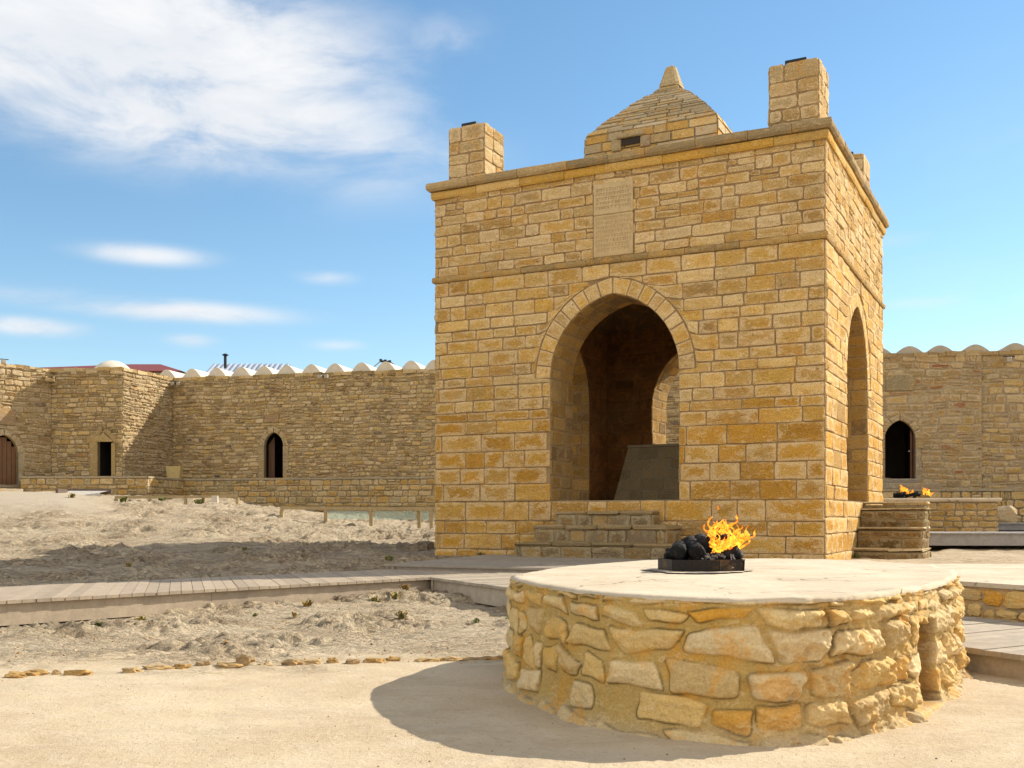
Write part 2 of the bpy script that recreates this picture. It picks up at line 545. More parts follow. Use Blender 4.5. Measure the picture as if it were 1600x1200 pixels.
mg, t, b = new_mat('dry_earth')
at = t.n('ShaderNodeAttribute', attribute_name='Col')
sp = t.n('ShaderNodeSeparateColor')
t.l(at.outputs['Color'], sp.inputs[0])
g = t.n('ShaderNodeTexCoord').outputs['Object']
n1 = t.noise(g, 1.1, 7, .6, .4)
n2 = t.noise(g, 7, 9, .68, .5)
n3 = t.noise(g, 45, 6, .65, .2)
n4 = t.noise(g, 190, 3, .6)
mp = t.n('ShaderNodeMapping')
mp.inputs['Scale'].default_value = (1, 2.2, 1)
t.l(g, mp.inputs[0])
n5 = t.noise(mp.outputs[0], 2.6, 9, .7, .8)
c = t.mix(t.ramp(n1, .35, .68), (.53, .43, .29, 1), (.44, .34, .215, 1))
c = t.mix(t.math('MULTIPLY', t.ramp(n2, .45, .72), .5), c, (.56, .47, .35, 1))
rf = t.math('MULTIPLY', sp.outputs[0], t.ramp(n5, .46, .56, .05, .85))
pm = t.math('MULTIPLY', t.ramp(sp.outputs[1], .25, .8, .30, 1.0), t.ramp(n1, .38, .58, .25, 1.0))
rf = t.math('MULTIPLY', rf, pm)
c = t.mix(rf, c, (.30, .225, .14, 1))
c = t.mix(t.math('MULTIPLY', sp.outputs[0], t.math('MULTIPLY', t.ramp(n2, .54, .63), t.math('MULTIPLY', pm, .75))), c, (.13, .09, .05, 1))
n6 = t.noise(mp.outputs[0], 6.5, 8, .72, 1.6)
ln = t.ramp(t.math('ABSOLUTE', t.math('SUBTRACT', n6, .5)), .0, .022, 1.0, 0.0)
c = t.mix(t.math('MULTIPLY', t.math('MULTIPLY', ln, sp.outputs[0]), t.ramp(n1, .35, .6, .25, .85)), c, (.10, .07, .04, 1))
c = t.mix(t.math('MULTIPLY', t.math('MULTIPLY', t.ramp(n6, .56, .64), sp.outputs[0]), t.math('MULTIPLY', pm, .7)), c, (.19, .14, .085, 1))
c = t.mix(t.math('MULTIPLY', t.ramp(n3, .55, .68), .5), c, (.30, .21, .12, 1))
c = t.mix(t.math('MULTIPLY', t.ramp(n4, .60, .72), .6), c, (.22, .15, .09, 1))
n7 = t.noise(mp.outputs[0], 1.5, 8, .7, .5)
c = t.mix(t.math('MULTIPLY', t.ramp(n7, .50, .62), .35), c, (.36, .275, .18, 1))
n8 = t.noise(g, 26, 6, .72, .3)
c = t.mix(t.math('MULTIPLY', t.ramp(n8, .58, .68), .35), c, (.70, .60, .46, 1))
c = t.mix(t.math('MULTIPLY', sp.outputs[2], .8), c, (.38, .32, .24, 1))
t.l(c, b.inputs['Base Color'])
hh = t.math('ADD', t.math('MULTIPLY', n3, .2), t.math('MULTIPLY', n4, .10))
hh = t.math('ADD', hh, t.math('MULTIPLY', t.math('MULTIPLY', ln, sp.outputs[0]), -.5))
hh = t.math('ADD', hh, t.math('MULTIPLY', t.math('MULTIPLY', n2, sp.outputs[0]), 2.6))
bp = t.n('ShaderNodeBump')
bp.inputs['Strength'].default_value = .9
bp.inputs['Distance'].default_value = .04
t.l(hh, bp.inputs['Height'])
t.l(bp.outputs[0], b.inputs['Normal'])
b.inputs['Roughness'].default_value = 1
M_GROUND = mg
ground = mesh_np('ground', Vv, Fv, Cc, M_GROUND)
tag(ground, kind='structure')

# ------------------------------------------------------------------ masonry
PAL_T = [(.64, .40, .12), (.58, .35, .09), (.68, .45, .16), (.54, .33, .09), (.70, .50, .22), (.62, .38, .09), (.66, .44, .16), (.52, .34, .13)]
PAL_R = [(.70, .51, .23), (.60, .43, .18), (.74, .56, .29), (.42, .30, .14), (.66, .45, .16), (.56, .44, .25), (.72, .56, .33), (.36, .26, .13)]
PAL_H = [(.70, .50, .21), (.66, .42, .13), (.72, .55, .29), (.64, .33, .05), (.54, .39, .18), (.70, .48, .18), (.66, .44, .14), (.72, .57, .33), (.70, .53, .25)]
MORT_T = (.34, .235, .12)
MORT_R = (.50, .38, .22)

def masonry(M, mapf, W, H, rh, bw, pal, gap=.008, relief=(.012, .028), npe=3, keep=None, rough=.004, inset=.018,
            mort=MORT_T, pale=(.74, .53, .30), wob=.0, v0=0.0, split=0.0, accent=None, pk=.55, u0=0.0, seed=1):
    r = random.Random(seed)
    v = v0
    rows = []
    while v < H - rh[0] * .4:
        h = r.uniform(*rh)
        if v + h > H - rh[0] * .6:
            h = H - v
        rows.append((v, v + h))
        v += h
    def wb(u, vv):
        return wob * math.sin(u * 1.7 + vv * 2.3 + seed) + wob * .6 * math.sin(u * 4.3 - vv * 1.1 + seed * 2) if wob else 0
    for (va, vb) in rows:
        u = u0 - r.uniform(0, bw[1] * .8)
        while u < W:
            bwid = r.uniform(*bw)
            ua, ub = max(u, u0), min(u + bwid, W)
            u += bwid
            if W - u < bw[0] * .5:
                ub = W
                u = W + 1
            if ub - ua < .05:
                continue
            cells = [(ua, ub, va, vb)]
            if r.random() < split:
                if r.random() < .6:
                    vm = va + (vb - va) * r.uniform(.4, .6)
                    um = ua + (ub - ua) * r.uniform(.35, .65)
                    cells = [(ua, ub, va, vm), (ua, um, vm, vb), (um, ub, vm, vb)]
                else:
                    um = ua + (ub - ua) * r.uniform(.3, .5)
                    cells = [(ua, um, va, vb), (um, ub, va, vb)]
            for (a, bq, c0, d0) in cells:
                g = gap * r.uniform(.6, 1.5)
                p = []
                A, B, C_, D_ = a + g, bq - g, c0 + g, d0 - g
                if B - A < .02 or D_ - C_ < .02:
                    continue
                cr = min(.009 + rough * 1.5, (B - A) * .2, (D_ - C_) * .25)
                def edge(x0, y0, x1, y1):
                    for k in range(npe):
                        f = k / (npe - 1) if npe > 1 else .5
                        p.append((x0 + (x1 - x0) * f + r.uniform(-rough, rough), y0 + (y1 - y0) * f + r.uniform(-rough, rough)))
                edge(A + cr, C_, B - cr, C_)
                edge(B, C_ + cr, B, D_ - cr)
                edge(B - cr, D_, A + cr, D_)
                edge(A, D_ - cr, A, C_ + cr)
                if wob:
                    p = [(x, y + wb(x, y) * min(1, y / .1) * min(1, max(0, (H - y) / .1))) for (x, y) in p]
                if keep:
                    q, ins = [], 0
                    for (x, y) in p:
                        x2, y2, i = keep(x, y, (A + B) / 2)
                        ins += i
                        q.append((x2, y2))
                    if ins > len(p) * .75:
                        continue
                    p = q
                cx = sum(x for x, y in p) / len(p)
                cy = sum(y for x, y in p) / len(p)
                if max(x for x, y in p) - min(x for x, y in p) < .05 or max(y for x, y in p) - min(y for x, y in p) < .04:
                    continue
                col = r.choice(pal)
                if accent and r.random() < accent[0]:
                    col = r.choice(accent[1])
                k = r.uniform(.86, 1.12)
                col = tuple(x * k for x in col)
                e = r.uniform(.1, pk)
                edgec = tuple(col[i] * (1 - e) + pale[i] * e for i in range(3))
                rel = r.uniform(*relief)
                tl, tv = r.uniform(-.3, .3) * rel, r.uniform(-.3, .3) * rel
                n = len(p)
                rr = []
                span = max(.02, min(max(x for x, y in p) - min(x for x, y in p), max(y for x, y in p) - min(y for x, y in p)) * .5)
                eo = r.choice((0, 0, .06, .14, .24, .4)) * (1 if pk < .8 else .6)
                e2 = min(.9, inset * 1.6 / span + eo)
                for (ins_, dd, cc) in ((0, -.006, mort + (0.0,)), (inset * .35, rel * .75, col + (.06 + eo,)), (inset * 1.6, rel, col + (e2,))):
                    ring = []
                    for (x, y) in p:
                        x2 = x - math.copysign(min(ins_, abs(x - cx) * .6), x - cx)
                        y2 = y - math.copysign(min(ins_, abs(y - cy) * .6), y - cy)
                        d = dd + (r.uniform(-.2, .2) * rel if dd > 0 else 0)
                        if dd > 0:
                            d += tl * (1 if x > cx else -1) + tv * (1 if y > cy else -1)
                        ring.append(M.vert(mapf(x2, y2, d), cc))
                    rr.append(ring)
                for s0, s1 in zip(rr, rr[1:]):
                    for k2 in range(n):
                        k3 = (k2 + 1) % n
                        M.f.append((s0[k2], s0[k3], s1[k3], s1[k2]))
                ce = M.vert(mapf(cx, cy, rel * r.uniform(.9, 1.25)), col + (r.choice((.75, 1.0, 1.2)),))
                for k2 in range(n):
                    M.f.append((rr[-1][k2], rr[-1][(k2 + 1) % n], ce))

def arch_pts(w, rise, n=14):
    """right-to-left? returns list of (x,z,nx,nz) from left springing over the apex to right springing"""
    Rr = (rise * rise + w * w) / (2 * w)
    c = Rr - w
    ph = math.acos(max(-1, min(1, c / Rr)))
    left = []
    for k in range(n + 1):
        f = ph * k / n
        left.append((c - Rr * math.cos(f), Rr * math.sin(f), -math.cos(f), math.sin(f)))
    right = [(-x, z, -a, b_) for (x, z, a, b_) in reversed(left[:-1])]
    return left + right, Rr, c, ph

def make_keep(cx, w, zs, z0, rise, ring):
    _, Rr, c, ph = arch_pts(w, rise)
    def keep(x, y, bx=None):
        dx = x - cx
        if y < z0:
            return x, y, 0
        sd = (1 if dx >= 0 else -1) if bx is None else (1 if bx >= cx else -1)
        if y < zs:
            if dx * sd < w:
                return cx + sd * w, y, 1
            return x, y, 0
        if dx * sd < 0 and y < zs + rise:
            dx = 1e-4 * sd
        ox = c if dx < 0 else -c
        ddx, ddy = dx - ox, y - zs
        d = math.hypot(ddx, ddy)
        if d < Rr + ring:
            if d < 1e-6: return x, y, 1
            k = (Rr + ring) / d
            return cx + ox + ddx * k, zs + ddy * k, 1
        return x, y, 0
    return keep

def voussoirs(M, mapf, cx, w, zs, rise, ring, n, pal, seed=3, relief=(.02, .035), gap=.007, mort=MORT_T, pale=(.62, .47, .29), apex_cut=True):
    _, Rr, c, ph = arch_pts(w, rise)
    r = random.Random(seed)
    for side in (-1, 1):
        fs = [ph * k / n + (r.uniform(-.2, .2) * ph / n if 0 < k < n else 0) for k in range(n + 1)]
        for f0, f1 in zip(fs, fs[1:]):
            ga = gap / Rr
            col = r.choice(pal)
            kk = r.uniform(.9, 1.15)
            col = tuple(x * kk for x in col)
            rg = ring * r.uniform(.94, 1.0)
            rel = r.uniform(*relief)
            def P(f, rad, d):
                x = c - rad * math.cos(f)
                x = min(x, -gap * .5)
                return mapf(cx + (-side) * -x * -1 if side > 0 else cx + x, zs + rad * math.sin(f), d) if False else \
                    mapf(cx + (x if side < 0 else -x), zs + rad * math.sin(f), d)
            a0, a1 = f0 + ga, f1 - ga
            rings = []
            for (i_, d, cc) in ((0, -.005, mort + (0.0,)), (.008, rel * .8, col + (.1,)), (.035, rel, col + (.5,))):
                ia = i_ / Rr
                ring_ = []
                lastv = abs(f1 - ph) < 1e-6
                fo = (math.acos(min(1, c / (Rr + rg - i_))) - ga - ia) if lastv else a1 - ia
                for (f, rad) in ((a0 + ia, Rr + i_), ((a0 + a1) / 2, Rr + i_), (a1 - ia, Rr + i_), (fo, Rr + rg - i_), ((a0 + fo) / 2, Rr + rg - i_), (a0 + ia, Rr + rg - i_)):
                    ring_.append(M.vert(P(f, rad, d + (r.uniform(-.003, .003) if d > 0 else 0)), cc))
                if side > 0:
                    ring_.reverse()
                rings.append(ring_)
            for s0, s1 in zip(rings, rings[1:]):
                for k in range(6):
                    M.f.append((s0[k], s1[k], s1[(k + 1) % 6], s0[(k + 1) % 6]))
            M.f.append(tuple(reversed(rings[-1])))

def holed_wall(M, mapf, outer, holes, c=MORT_T):
    loops = [[Vector((x, y, 0)) for x, y in outer]] + [[Vector((x, y, 0)) for x, y in h] for h in holes]
    flat = [p for lp in loops for p in lp]
    ids = [M.vert(mapf(p.x, p.y, 0), c) for p in flat]
    for tri in tessellate_polygon(loops):
        a, b_, c_ = [flat[k] for k in tri]
        s = (b_.x - a.x) * (c_.y - a.y) - (b_.y - a.y) * (c_.x - a.x)
        M.f.append(tuple(ids[k] for k in (tri if s > 0 else tri[::-1])))

def opening_loop(cx, w, z0, zs, rise, n=14):
    pts, *_ = arch_pts(w, rise, n)
    return [(cx - w, z0)] + [(cx + x, zs + z) for (x, z, _, _) in pts] + [(cx + w, z0)]

def plane_map(O, Ud, N, T=Vector((0, 0, 1))):
    O, Ud, N, T = Vector(O), Vector(Ud), Vector(N), Vector(T)
    return lambda u, v, d=0.0: O + Ud * u + T * v + N * d

# ------------------------------------------------------------------ the temple (own frame: x along front, y into depth, z up)
temple = thing('fire_temple', (FL.x, FL.y, 0), -TH, 'square golden stone pavilion with pointed arches, corner chimneys and pyramid roof', 'temple')
T0, TT = -.25, 6.02           # foot, underside of cornice
WF, WL, WB, WR = .86, 1.15, .85, .95   # wall thickness front, left, back, right
ZF, ZS, RISE, HW = 1.0, 2.93, 1.23, 1.05
SC0, SC1 = 4.62, 4.71          # string course
mx, my, mz = Vector((1, 0, 0)), Vector((0, 1, 0)), Vector((0, 0, 1))
faces = {
    'front': (plane_map((0, 0, 0), mx, -my), TW, TW / 2, WF),
    'right': (plane_map((TW, 0, 0), my, mx), TD, 2.78, WR),
    'back': (plane_map((TW, TD, 0), -mx, my), TW, TW / 2, WB),
    'left': (plane_map((0, TD, 0), -my, -mx), TD, TD - 2.78, WL),
}
ring_w = .25
PAL_LOW = [(.56, .31, .055), (.52, .27, .04), (.58, .34, .08), (.48, .25, .04), (.60, .36, .10), (.54, .28, .04)]
PAL_UP = [(.60, .40, .15), (.55, .34, .10), (.66, .47, .21), (.50, .33, .12), (.68, .50, .26), (.56, .39, .17)]
PAL_DARK = [(.50, .28, .07), (.54, .32, .09), (.42, .26, .09)]
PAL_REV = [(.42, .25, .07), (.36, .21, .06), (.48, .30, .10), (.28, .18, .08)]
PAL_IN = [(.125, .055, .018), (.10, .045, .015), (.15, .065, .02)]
wall = MB(1)
for i, (k, (mf, wd, cx, thk)) in enumerate(faces.items()):
    hole = opening_loop(cx, HW, ZF, ZS, RISE)
    holed_wall(wall, mf, [(0, T0), (wd, T0), (wd, TT + .05), (0, TT + .05)], [hole])
    kp = make_keep(cx, HW + .002, ZS, ZF, RISE, ring_w + .01)
    lo = dict(rh=(.19, .29), bw=(.32, .78))
    up = dict(rh=(.13, .21), bw=(.22, .60))
    masonry(wall, lambda u, v, d, mf=mf: mf(u, v, d), wd, ZF - .004, pal=PAL_LOW, v0=T0, seed=10 + i, gap=.0045, rough=.005, accent=(.12, PAL_DARK), pk=.5, **lo)
    masonry(wall, lambda u, v, d, mf=mf: mf(u, v, d), wd, 2.45, pal=PAL_LOW, keep=kp, v0=ZF, seed=20 + i, gap=.0045, rough=.005, accent=(.12, PAL_DARK), pk=.5, **lo)
    masonry(wall, lambda u, v, d, mf=mf: mf(u, v, d), wd, SC0, pal=PAL_T, keep=kp, v0=2.45, seed=40 + i, gap=.005, rough=.005, rh=(.15, .235), bw=(.28, .62), accent=(.1, PAL_DARK), pk=.8)
    def kp2(x, y, bx=None, k=k):
        if k == 'front' and 2.83 < x < 3.50 and 4.69 < y < 5.87:
            return (2.83 if x < 3.165 else 3.50), y, 1
        return x, y, 0
    masonry(wall, lambda u, v, d, mf=mf: mf(u, v, d), wd, TT, pal=PAL_UP, keep=kp2, v0=SC1, seed=60 + i, gap=.0055, rough=.008, accent=(.12, PAL_DARK), pk=.95, split=.08, **up)
    voussoirs(wall, mf, cx, HW, ZS, RISE, ring_w, 9, PAL_T, seed=80 + i, relief=(.010, .020), gap=.005)
    # reveal (jambs and soffit)
    loop = opening_loop(cx, HW, ZF, ZS, RISE, 12)
    inner = [mf(x, y, -thk) for x, y in loop]
    outer = [mf(x, y, 0) for x, y in loop]
    for j in range(len(loop) - 1):
        wall.poly([outer[j], inner[j], inner[j + 1], outer[j + 1]], MORT_T)
    # left jamb, right jamb blocks, soffit blocks
    front_wall, wall = wall, MB(11)
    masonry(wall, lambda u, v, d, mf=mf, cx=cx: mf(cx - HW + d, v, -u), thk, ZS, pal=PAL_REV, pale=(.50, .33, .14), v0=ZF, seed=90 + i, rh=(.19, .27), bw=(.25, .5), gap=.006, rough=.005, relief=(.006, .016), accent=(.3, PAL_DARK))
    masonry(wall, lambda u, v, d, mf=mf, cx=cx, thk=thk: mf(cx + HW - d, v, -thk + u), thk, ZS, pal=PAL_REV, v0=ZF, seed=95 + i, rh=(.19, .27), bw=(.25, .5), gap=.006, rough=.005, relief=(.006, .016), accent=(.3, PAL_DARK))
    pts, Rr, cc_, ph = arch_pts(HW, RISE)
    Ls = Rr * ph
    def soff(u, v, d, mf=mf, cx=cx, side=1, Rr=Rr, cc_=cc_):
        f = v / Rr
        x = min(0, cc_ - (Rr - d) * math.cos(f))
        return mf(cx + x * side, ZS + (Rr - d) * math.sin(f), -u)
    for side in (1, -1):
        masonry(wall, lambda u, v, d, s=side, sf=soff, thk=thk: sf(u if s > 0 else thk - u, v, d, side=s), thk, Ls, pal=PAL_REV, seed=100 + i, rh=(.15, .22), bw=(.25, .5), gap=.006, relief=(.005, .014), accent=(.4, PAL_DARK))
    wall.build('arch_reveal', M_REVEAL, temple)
    wall = front_wall
# interior walls
wall.build('wall', M_TEMPLE, temple)
wall = MB(2)
ifaces = [
    (plane_map((WL, TD - WB, 0), mx, -my), TW - WL - WR, TW / 2 - WL),
    (plane_map((WL, WF, 0), my, mx), TD - WF - WB, 2.78 - WF),
    (plane_map((TW - WR, TD - WB, 0), -my, -mx), TD - WF - WB, TD - WB - 2.78),
    (plane_map((TW - WR, WF, 0), -mx, my), TW - WL - WR, TW - WR - TW / 2),
]
for i, (mf, wd, cx) in enumerate(ifaces):
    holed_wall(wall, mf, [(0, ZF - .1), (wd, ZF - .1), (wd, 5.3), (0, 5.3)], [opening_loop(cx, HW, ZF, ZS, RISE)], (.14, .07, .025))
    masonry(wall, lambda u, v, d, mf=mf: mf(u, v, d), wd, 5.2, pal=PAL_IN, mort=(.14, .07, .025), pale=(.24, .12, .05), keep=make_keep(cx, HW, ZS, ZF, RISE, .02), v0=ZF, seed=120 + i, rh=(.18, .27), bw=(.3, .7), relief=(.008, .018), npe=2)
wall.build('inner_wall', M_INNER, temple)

fl = MB()
fl.box((.02, .02, ZF - .25), (TW - .02, TD - .02, ZF + .006), (.47, .38, .26))
fl.build('floor', M_TEMPLE, temple)
cl_ = MB()
# vaulted ceiling, four curved sides closing in, and the flat roof above
n = 10
x0, x1, y0, y1 = WL, TW - WR, WF, TD - WB
prev = None
for k in range(n + 1):
    f = k / n * math.pi / 2
    s = 1 - math.sin(f) * .0 - (1 - math.cos(f))
    z = 4.35 + .95 * math.sin(f)
    cxm, cym = (x0 + x1) / 2, (y0 + y1) / 2
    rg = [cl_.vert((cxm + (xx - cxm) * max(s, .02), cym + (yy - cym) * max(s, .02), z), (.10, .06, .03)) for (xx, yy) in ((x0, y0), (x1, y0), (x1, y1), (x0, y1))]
    if prev:
        for q in range(4):
            cl_.f.append((prev[q], rg[q], rg[(q + 1) % 4], prev[(q + 1) % 4]))
    prev = rg
cl_.f.append(tuple(prev))
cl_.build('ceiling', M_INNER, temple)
rf = MB()
rf.box((.06, .06, 5.6), (TW - .06, TD - .06, 6.16), (.42, .34, .24))
rf.build('roof_terrace', M_TEMPLE, temple)

def band(name, z0, z1, proud, cols, seed, lay=1, rough=.006, seglen=(.5, .95)):
    M = MB(seed)
    r = random.Random(seed)
    z = z0
    for (zz0, zz1, pr) in lay:
        for (ax, L, org, dr, nr) in (('f', TW, Vector((0, 0, 0)), mx, -my), ('r', TD, Vector((TW, 0, 0)), my, mx),
                                     ('b', TW, Vector((TW, TD, 0)), -mx, my), ('l', TD, Vector((0, TD, 0)), -my, -mx)):
            u = -pr
            while u < L + pr - .01:
                s = r.uniform(*seglen)
                e = u + s
                if L + pr - e < .3:
                    e = L + pr
                c = r.choice(cols)
                k = r.uniform(.85, 1.1)
                c = tuple(x * k for x in c)
                # profile: bevelled nose
                h = zz1 - zz0
                p_ = pr + r.uniform(-rough, rough)
                ztop = zz1 + r.uniform(-rough, rough)
                prof = [(-.03, zz0 + .001), (p_ * .72, zz0), (p_ * .95, zz0 + h * .25), (p_, zz0 + h * .55), (p_ * .93, ztop - h * .12), (p_ * .7, ztop), (-.03, ztop)]
                ringz = []
                nsub = 4
                for q in range(nsub + 1):
                    uu = u + .003 + (e - u - .006) * q / nsub
                    # mitre at corners
                    rr_ = []
                    for (d, zz) in prof:
                        um = uu
                        if u <= -pr + .001 and q == 0: um = -max(d, -.03)
                        if e >= L + pr - .001 and q == nsub: um = L + max(d, -.03)
                        jt = r.uniform(-rough, rough) * .6
                        P = org + dr * um + nr * (d + (jt if d > 0 else 0)) + mz * (zz + (jt if 0 < q < nsub else 0))
                        rr_.append(M.vert(P, c))
                    ringz.append(rr_)
                for s0, s1 in zip(ringz, ringz[1:]):
                    for q in range(len(prof) - 1):
                        M.f.append((s0[q], s1[q], s1[q + 1], s0[q + 1]))
                M.f.append(tuple(reversed(ringz[-1])))
                M.f.append(tuple(ringz[0]))
                u = e
    return M
GREYC = [(.42, .31, .16), (.36, .27, .14), (.47, .34, .17), (.32, .24, .13)]
GOLD = [(.64, .40, .11), (.60, .35, .07), (.68, .46, .17)]
band('cornice', 0, 0, 0, GREYC, 5, lay=[(6.135, 6.27, .115)]).build('cornice', M_TEMPLE, temple)
band('cornice_moulding', 0, 0, 0, GOLD, 6, lay=[(6.00, 6.13, .06)]).build('cornice_moulding', M_TEMPLE, temple)
band('string_course', 0, 0, 0, [(.46, .30, .11), (.52, .34, .13), (.38, .26, .11)], 7, lay=[(SC0, SC1, .05)], seglen=(.35, .7)).build('string_course', M_TEMPLE, temple)

# inscription slab
pl = MB(3)
pl.box((2.845, -.045, 4.72), (3.485, .0, 5.36), (.56, .41, .21), .012)
pl.box((2.845, -.043, 5.365), (3.485, .0, 5.84), (.57, .43, .23), .012)
ins = pl
r = random.Random(9)
zz = 5.74
rowi = 0
while zz > 4.80:
    if abs(zz - 5.36) < .05:
        zz -= .05
        continue
    u = 2.89
    while u < 3.44:
        ln = r.uniform(.02, .05)
        ins.box((u, -.0475, zz + .018), (u + ln * 1.05, -.0445, zz + .023), (.40, .285, .14))
        ins.box((u + ln * .3, -.0477, zz - .018), (u + ln * .3 + .006, -.0443, zz + .018), (.40, .285, .14))
        if r.random() < .6:
            ins.box((u + ln * .55, -.0479, zz - .012 + r.uniform(-.006, .006)), (u + ln * .9, -.0441, zz - .006 + r.uniform(0, .004)), (.40, .285, .14))
        u += ln + r.uniform(.002, .02)
    zz -= .068
pl.build('inscription_slab', simple_mat('slab_stone', (.5, .4, .2), .95, .2, 9, .5, .01, use_attr=True, col2=(.50, .36, .18)), temple)

# chimneys
def chimney(x0, y0, x1, y1, z1, seed):
    M = MB(seed)
    z0 = 6.14
    fs = [(plane_map((x0, y0, 0), mx, -my), x1 - x0), (plane_map((x1, y0, 0), my, mx), y1 - y0),
          (plane_map((x1, y1, 0), -mx, my), x1 - x0), (plane_map((x0, y1, 0), -my, -mx), y1 - y0)]
    M.box((x0, y0, z0), (x1, y1, z1 - .03), MORT_T)
    for i, (mf, wd) in enumerate(fs):
        masonry(M, lambda u, v, d, mf=mf: mf(u, v, d), wd, z1, pal=[(.52, .37, .18), (.56, .42, .22), (.46, .30, .12), (.54, .40, .2)], v0=z0, seed=seed + i, rh=(.17, .26), bw=(.24, .45), relief=(.006, .018), gap=.007, rough=.008, npe=4)
    o = M.build('chimney', M_TEMPLE, temple)
    m2 = MB(seed)
    m2.box((x0 + .22, y0 + .03, z1 - .04), (x1 - .18, y1 - .18, z1 + .05), (.1, .1, .1), .006)
    m2.build('flue_plate', M_BLACK, o)
    return o
chimney(.20, .10, .87, .78, 7.20, 300)
c_fr = chimney(5.50, .10, 6.20, .80, 7.20, 310)
chimney(5.36, 4.70, 6.10, 5.45, 7.30, 320)
chimney(.20, 4.86, .87, 5.50, 7.18, 330)

# pyramid roof
M = MB(40)
q = 1.16
cxr, cyr = 3.15, 2.80
prof = [(q, 6.14), (q, 7.20), (q * .955, 7.30), (q * .76, 7.56), (q * .53, 7.84), (q * .32, 8.07), (.17, 8.23), (.13, 8.34)]
def roof_sides():
    for k in range(4):
        a = k * math.pi / 2
        yield Vector((math.cos(a), math.sin(a), 0)), Vector((math.sin(a), -math.cos(a), 0))
PAL_G = [(.48, .39, .24), (.42, .33, .19), (.55, .44, .27), (.52, .38, .18), (.60, .48, .30)]
for si, (ud, nd) in enumerate(roof_sides()):
    vlen = [0]
    for (a, b_) in zip(prof, prof[1:]):
        vlen.append(vlen[-1] + math.hypot(b_[0] - a[0], b_[1] - a[1]))
    def rp(u, v, d, ud=ud, nd=nd):
        # u in -1..1
        k = 0
        while k < len(vlen) - 2 and v > vlen[k + 1]:
            k += 1
        f = (v - vlen[k]) / (vlen[k + 1] - vlen[k])
        hw = prof[k][0] + (prof[k + 1][0] - prof[k][0]) * f
        z = prof[k][1] + (prof[k + 1][1] - prof[k][1]) * f
        hw += d
        return Vector((cxr, cyr, z + d * (.6 if k > 0 else 0))) + nd * hw + ud * (u * hw)
    for k in range(len(prof) - 1):
        a, b_ = vlen[k], vlen[k + 1]
        M.poly([rp(-1, a + 1e-5, -.01), rp(1, a + 1e-5, -.01), rp(1, b_ - 1e-5, -.01), rp(-1, b_ - 1e-5, -.01)], (.38, .31, .21))
    v = 0.05
    r = random.Random(70 + si)
    while v < vlen[-1] - .04:
        h = r.uniform(.11, .16) if v < 1.1 else r.uniform(.07, .12)
        h = min(h, vlen[-1] - v)
        kk = next(i for i in range(len(vlen) - 1) if v <= vlen[i + 1])
        hwid = rp(1, v, 0)
        hw = (Vector((hwid.x - cxr, hwid.y - cyr, 0))).dot(nd)
        nb = max(1, int(2 * hw / r.uniform(.26, .4)))
        cuts = [-1] + sorted(-1 + 2 * (i + r.uniform(-.25, .25)) / nb for i in range(1, nb)) + [1]
        for a, b_ in zip(cuts, cuts[1:]):
            g = .008 / max(hw, .2)
            c = r.choice(PAL_G if v > 1.15 else PAL_T + PAL_G)
            if si == 0 and v < 1.15 and v > .72 and -.35 < (a + b_) / 2 < .12:
                pass
            rel = r.uniform(.004, .024)
            o0 = [rp(a + g, v + .006, -.008), rp(b_ - g, v + .006, -.008), rp(b_ - g, v + h - .006, -.008), rp(a + g, v + h - .006, -.008)]
            o1 = [rp(a + g * 2, v + .014, rel), rp(b_ - g * 2, v + .014, rel + r.uniform(-.006, .006)), rp(b_ - g * 2, v + h - .010, rel * .8), rp(a + g * 2, v + h - .010, rel * .8)]
            i0 = [M.vert(p, (.34, .28, .19)) for p in o0]
            i1 = [M.vert(p, c) for p in o1]
            for q4 in range(4):
                M.f.append((i0[q4], i0[(q4 + 1) % 4], i1[(q4 + 1) % 4], i1[q4]))
            M.f.append(tuple(i1))
        v += h
roof = M.build('roof', M_TEMPLE, temple)
m2 = MB(1)
m2.box((2.68, cyr - q - .05, 6.98), (3.0, cyr - q - .035, 7.09), (.01, .01, .01))  # dark panel standing in for the shade inside the vent
m2.build('vent_shade_panel', M_ROOM, roof)
m3 = MB(1)
m3.box((2.60, cyr - q - .09, 7.10), (3.08, cyr - q + .0, 7.18), (.46, .36, .2), .015, .004)
m3.box((2.50, cyr - q - .075, 6.9), (2.67, cyr - q + .0, 7.09), (.46, .36, .2), .015, .004)
m3.box((3.01, cyr - q - .075, 6.9), (3.18, cyr - q + .0, 7.09), (.42, .32, .2), .015, .004)
m3.build('vent_surround', M_TEMPLE, roof)
m4 = MB(2)
rings = []
for (hw, z) in ((.19, 8.28), (.18, 8.34), (.145, 8.45), (.105, 8.58), (.08, 8.65), (.04, 8.68)):
    b = hw * .3
    pts = [(-hw, -hw + b), (-hw + b, -hw), (hw - b, -hw), (hw, -hw + b), (hw, hw - b), (hw - b, hw), (-hw + b, hw), (-hw, hw - b)]
    rings.append([m4.vert((cxr + x + m4.r.uniform(-.004, .004), cyr + y, z), (.46, .36, .2)) for x, y in pts])
for s0, s1 in zip(rings, rings[1:]):
    for k in range(8):
        m4.f.append((s0[k], s0[(k + 1) % 8], s1[(k + 1) % 8], s1[k]))
m4.f.append(tuple(rings[-1]))
m4.build('finial', M_TEMPLE, roof, smooth=False)

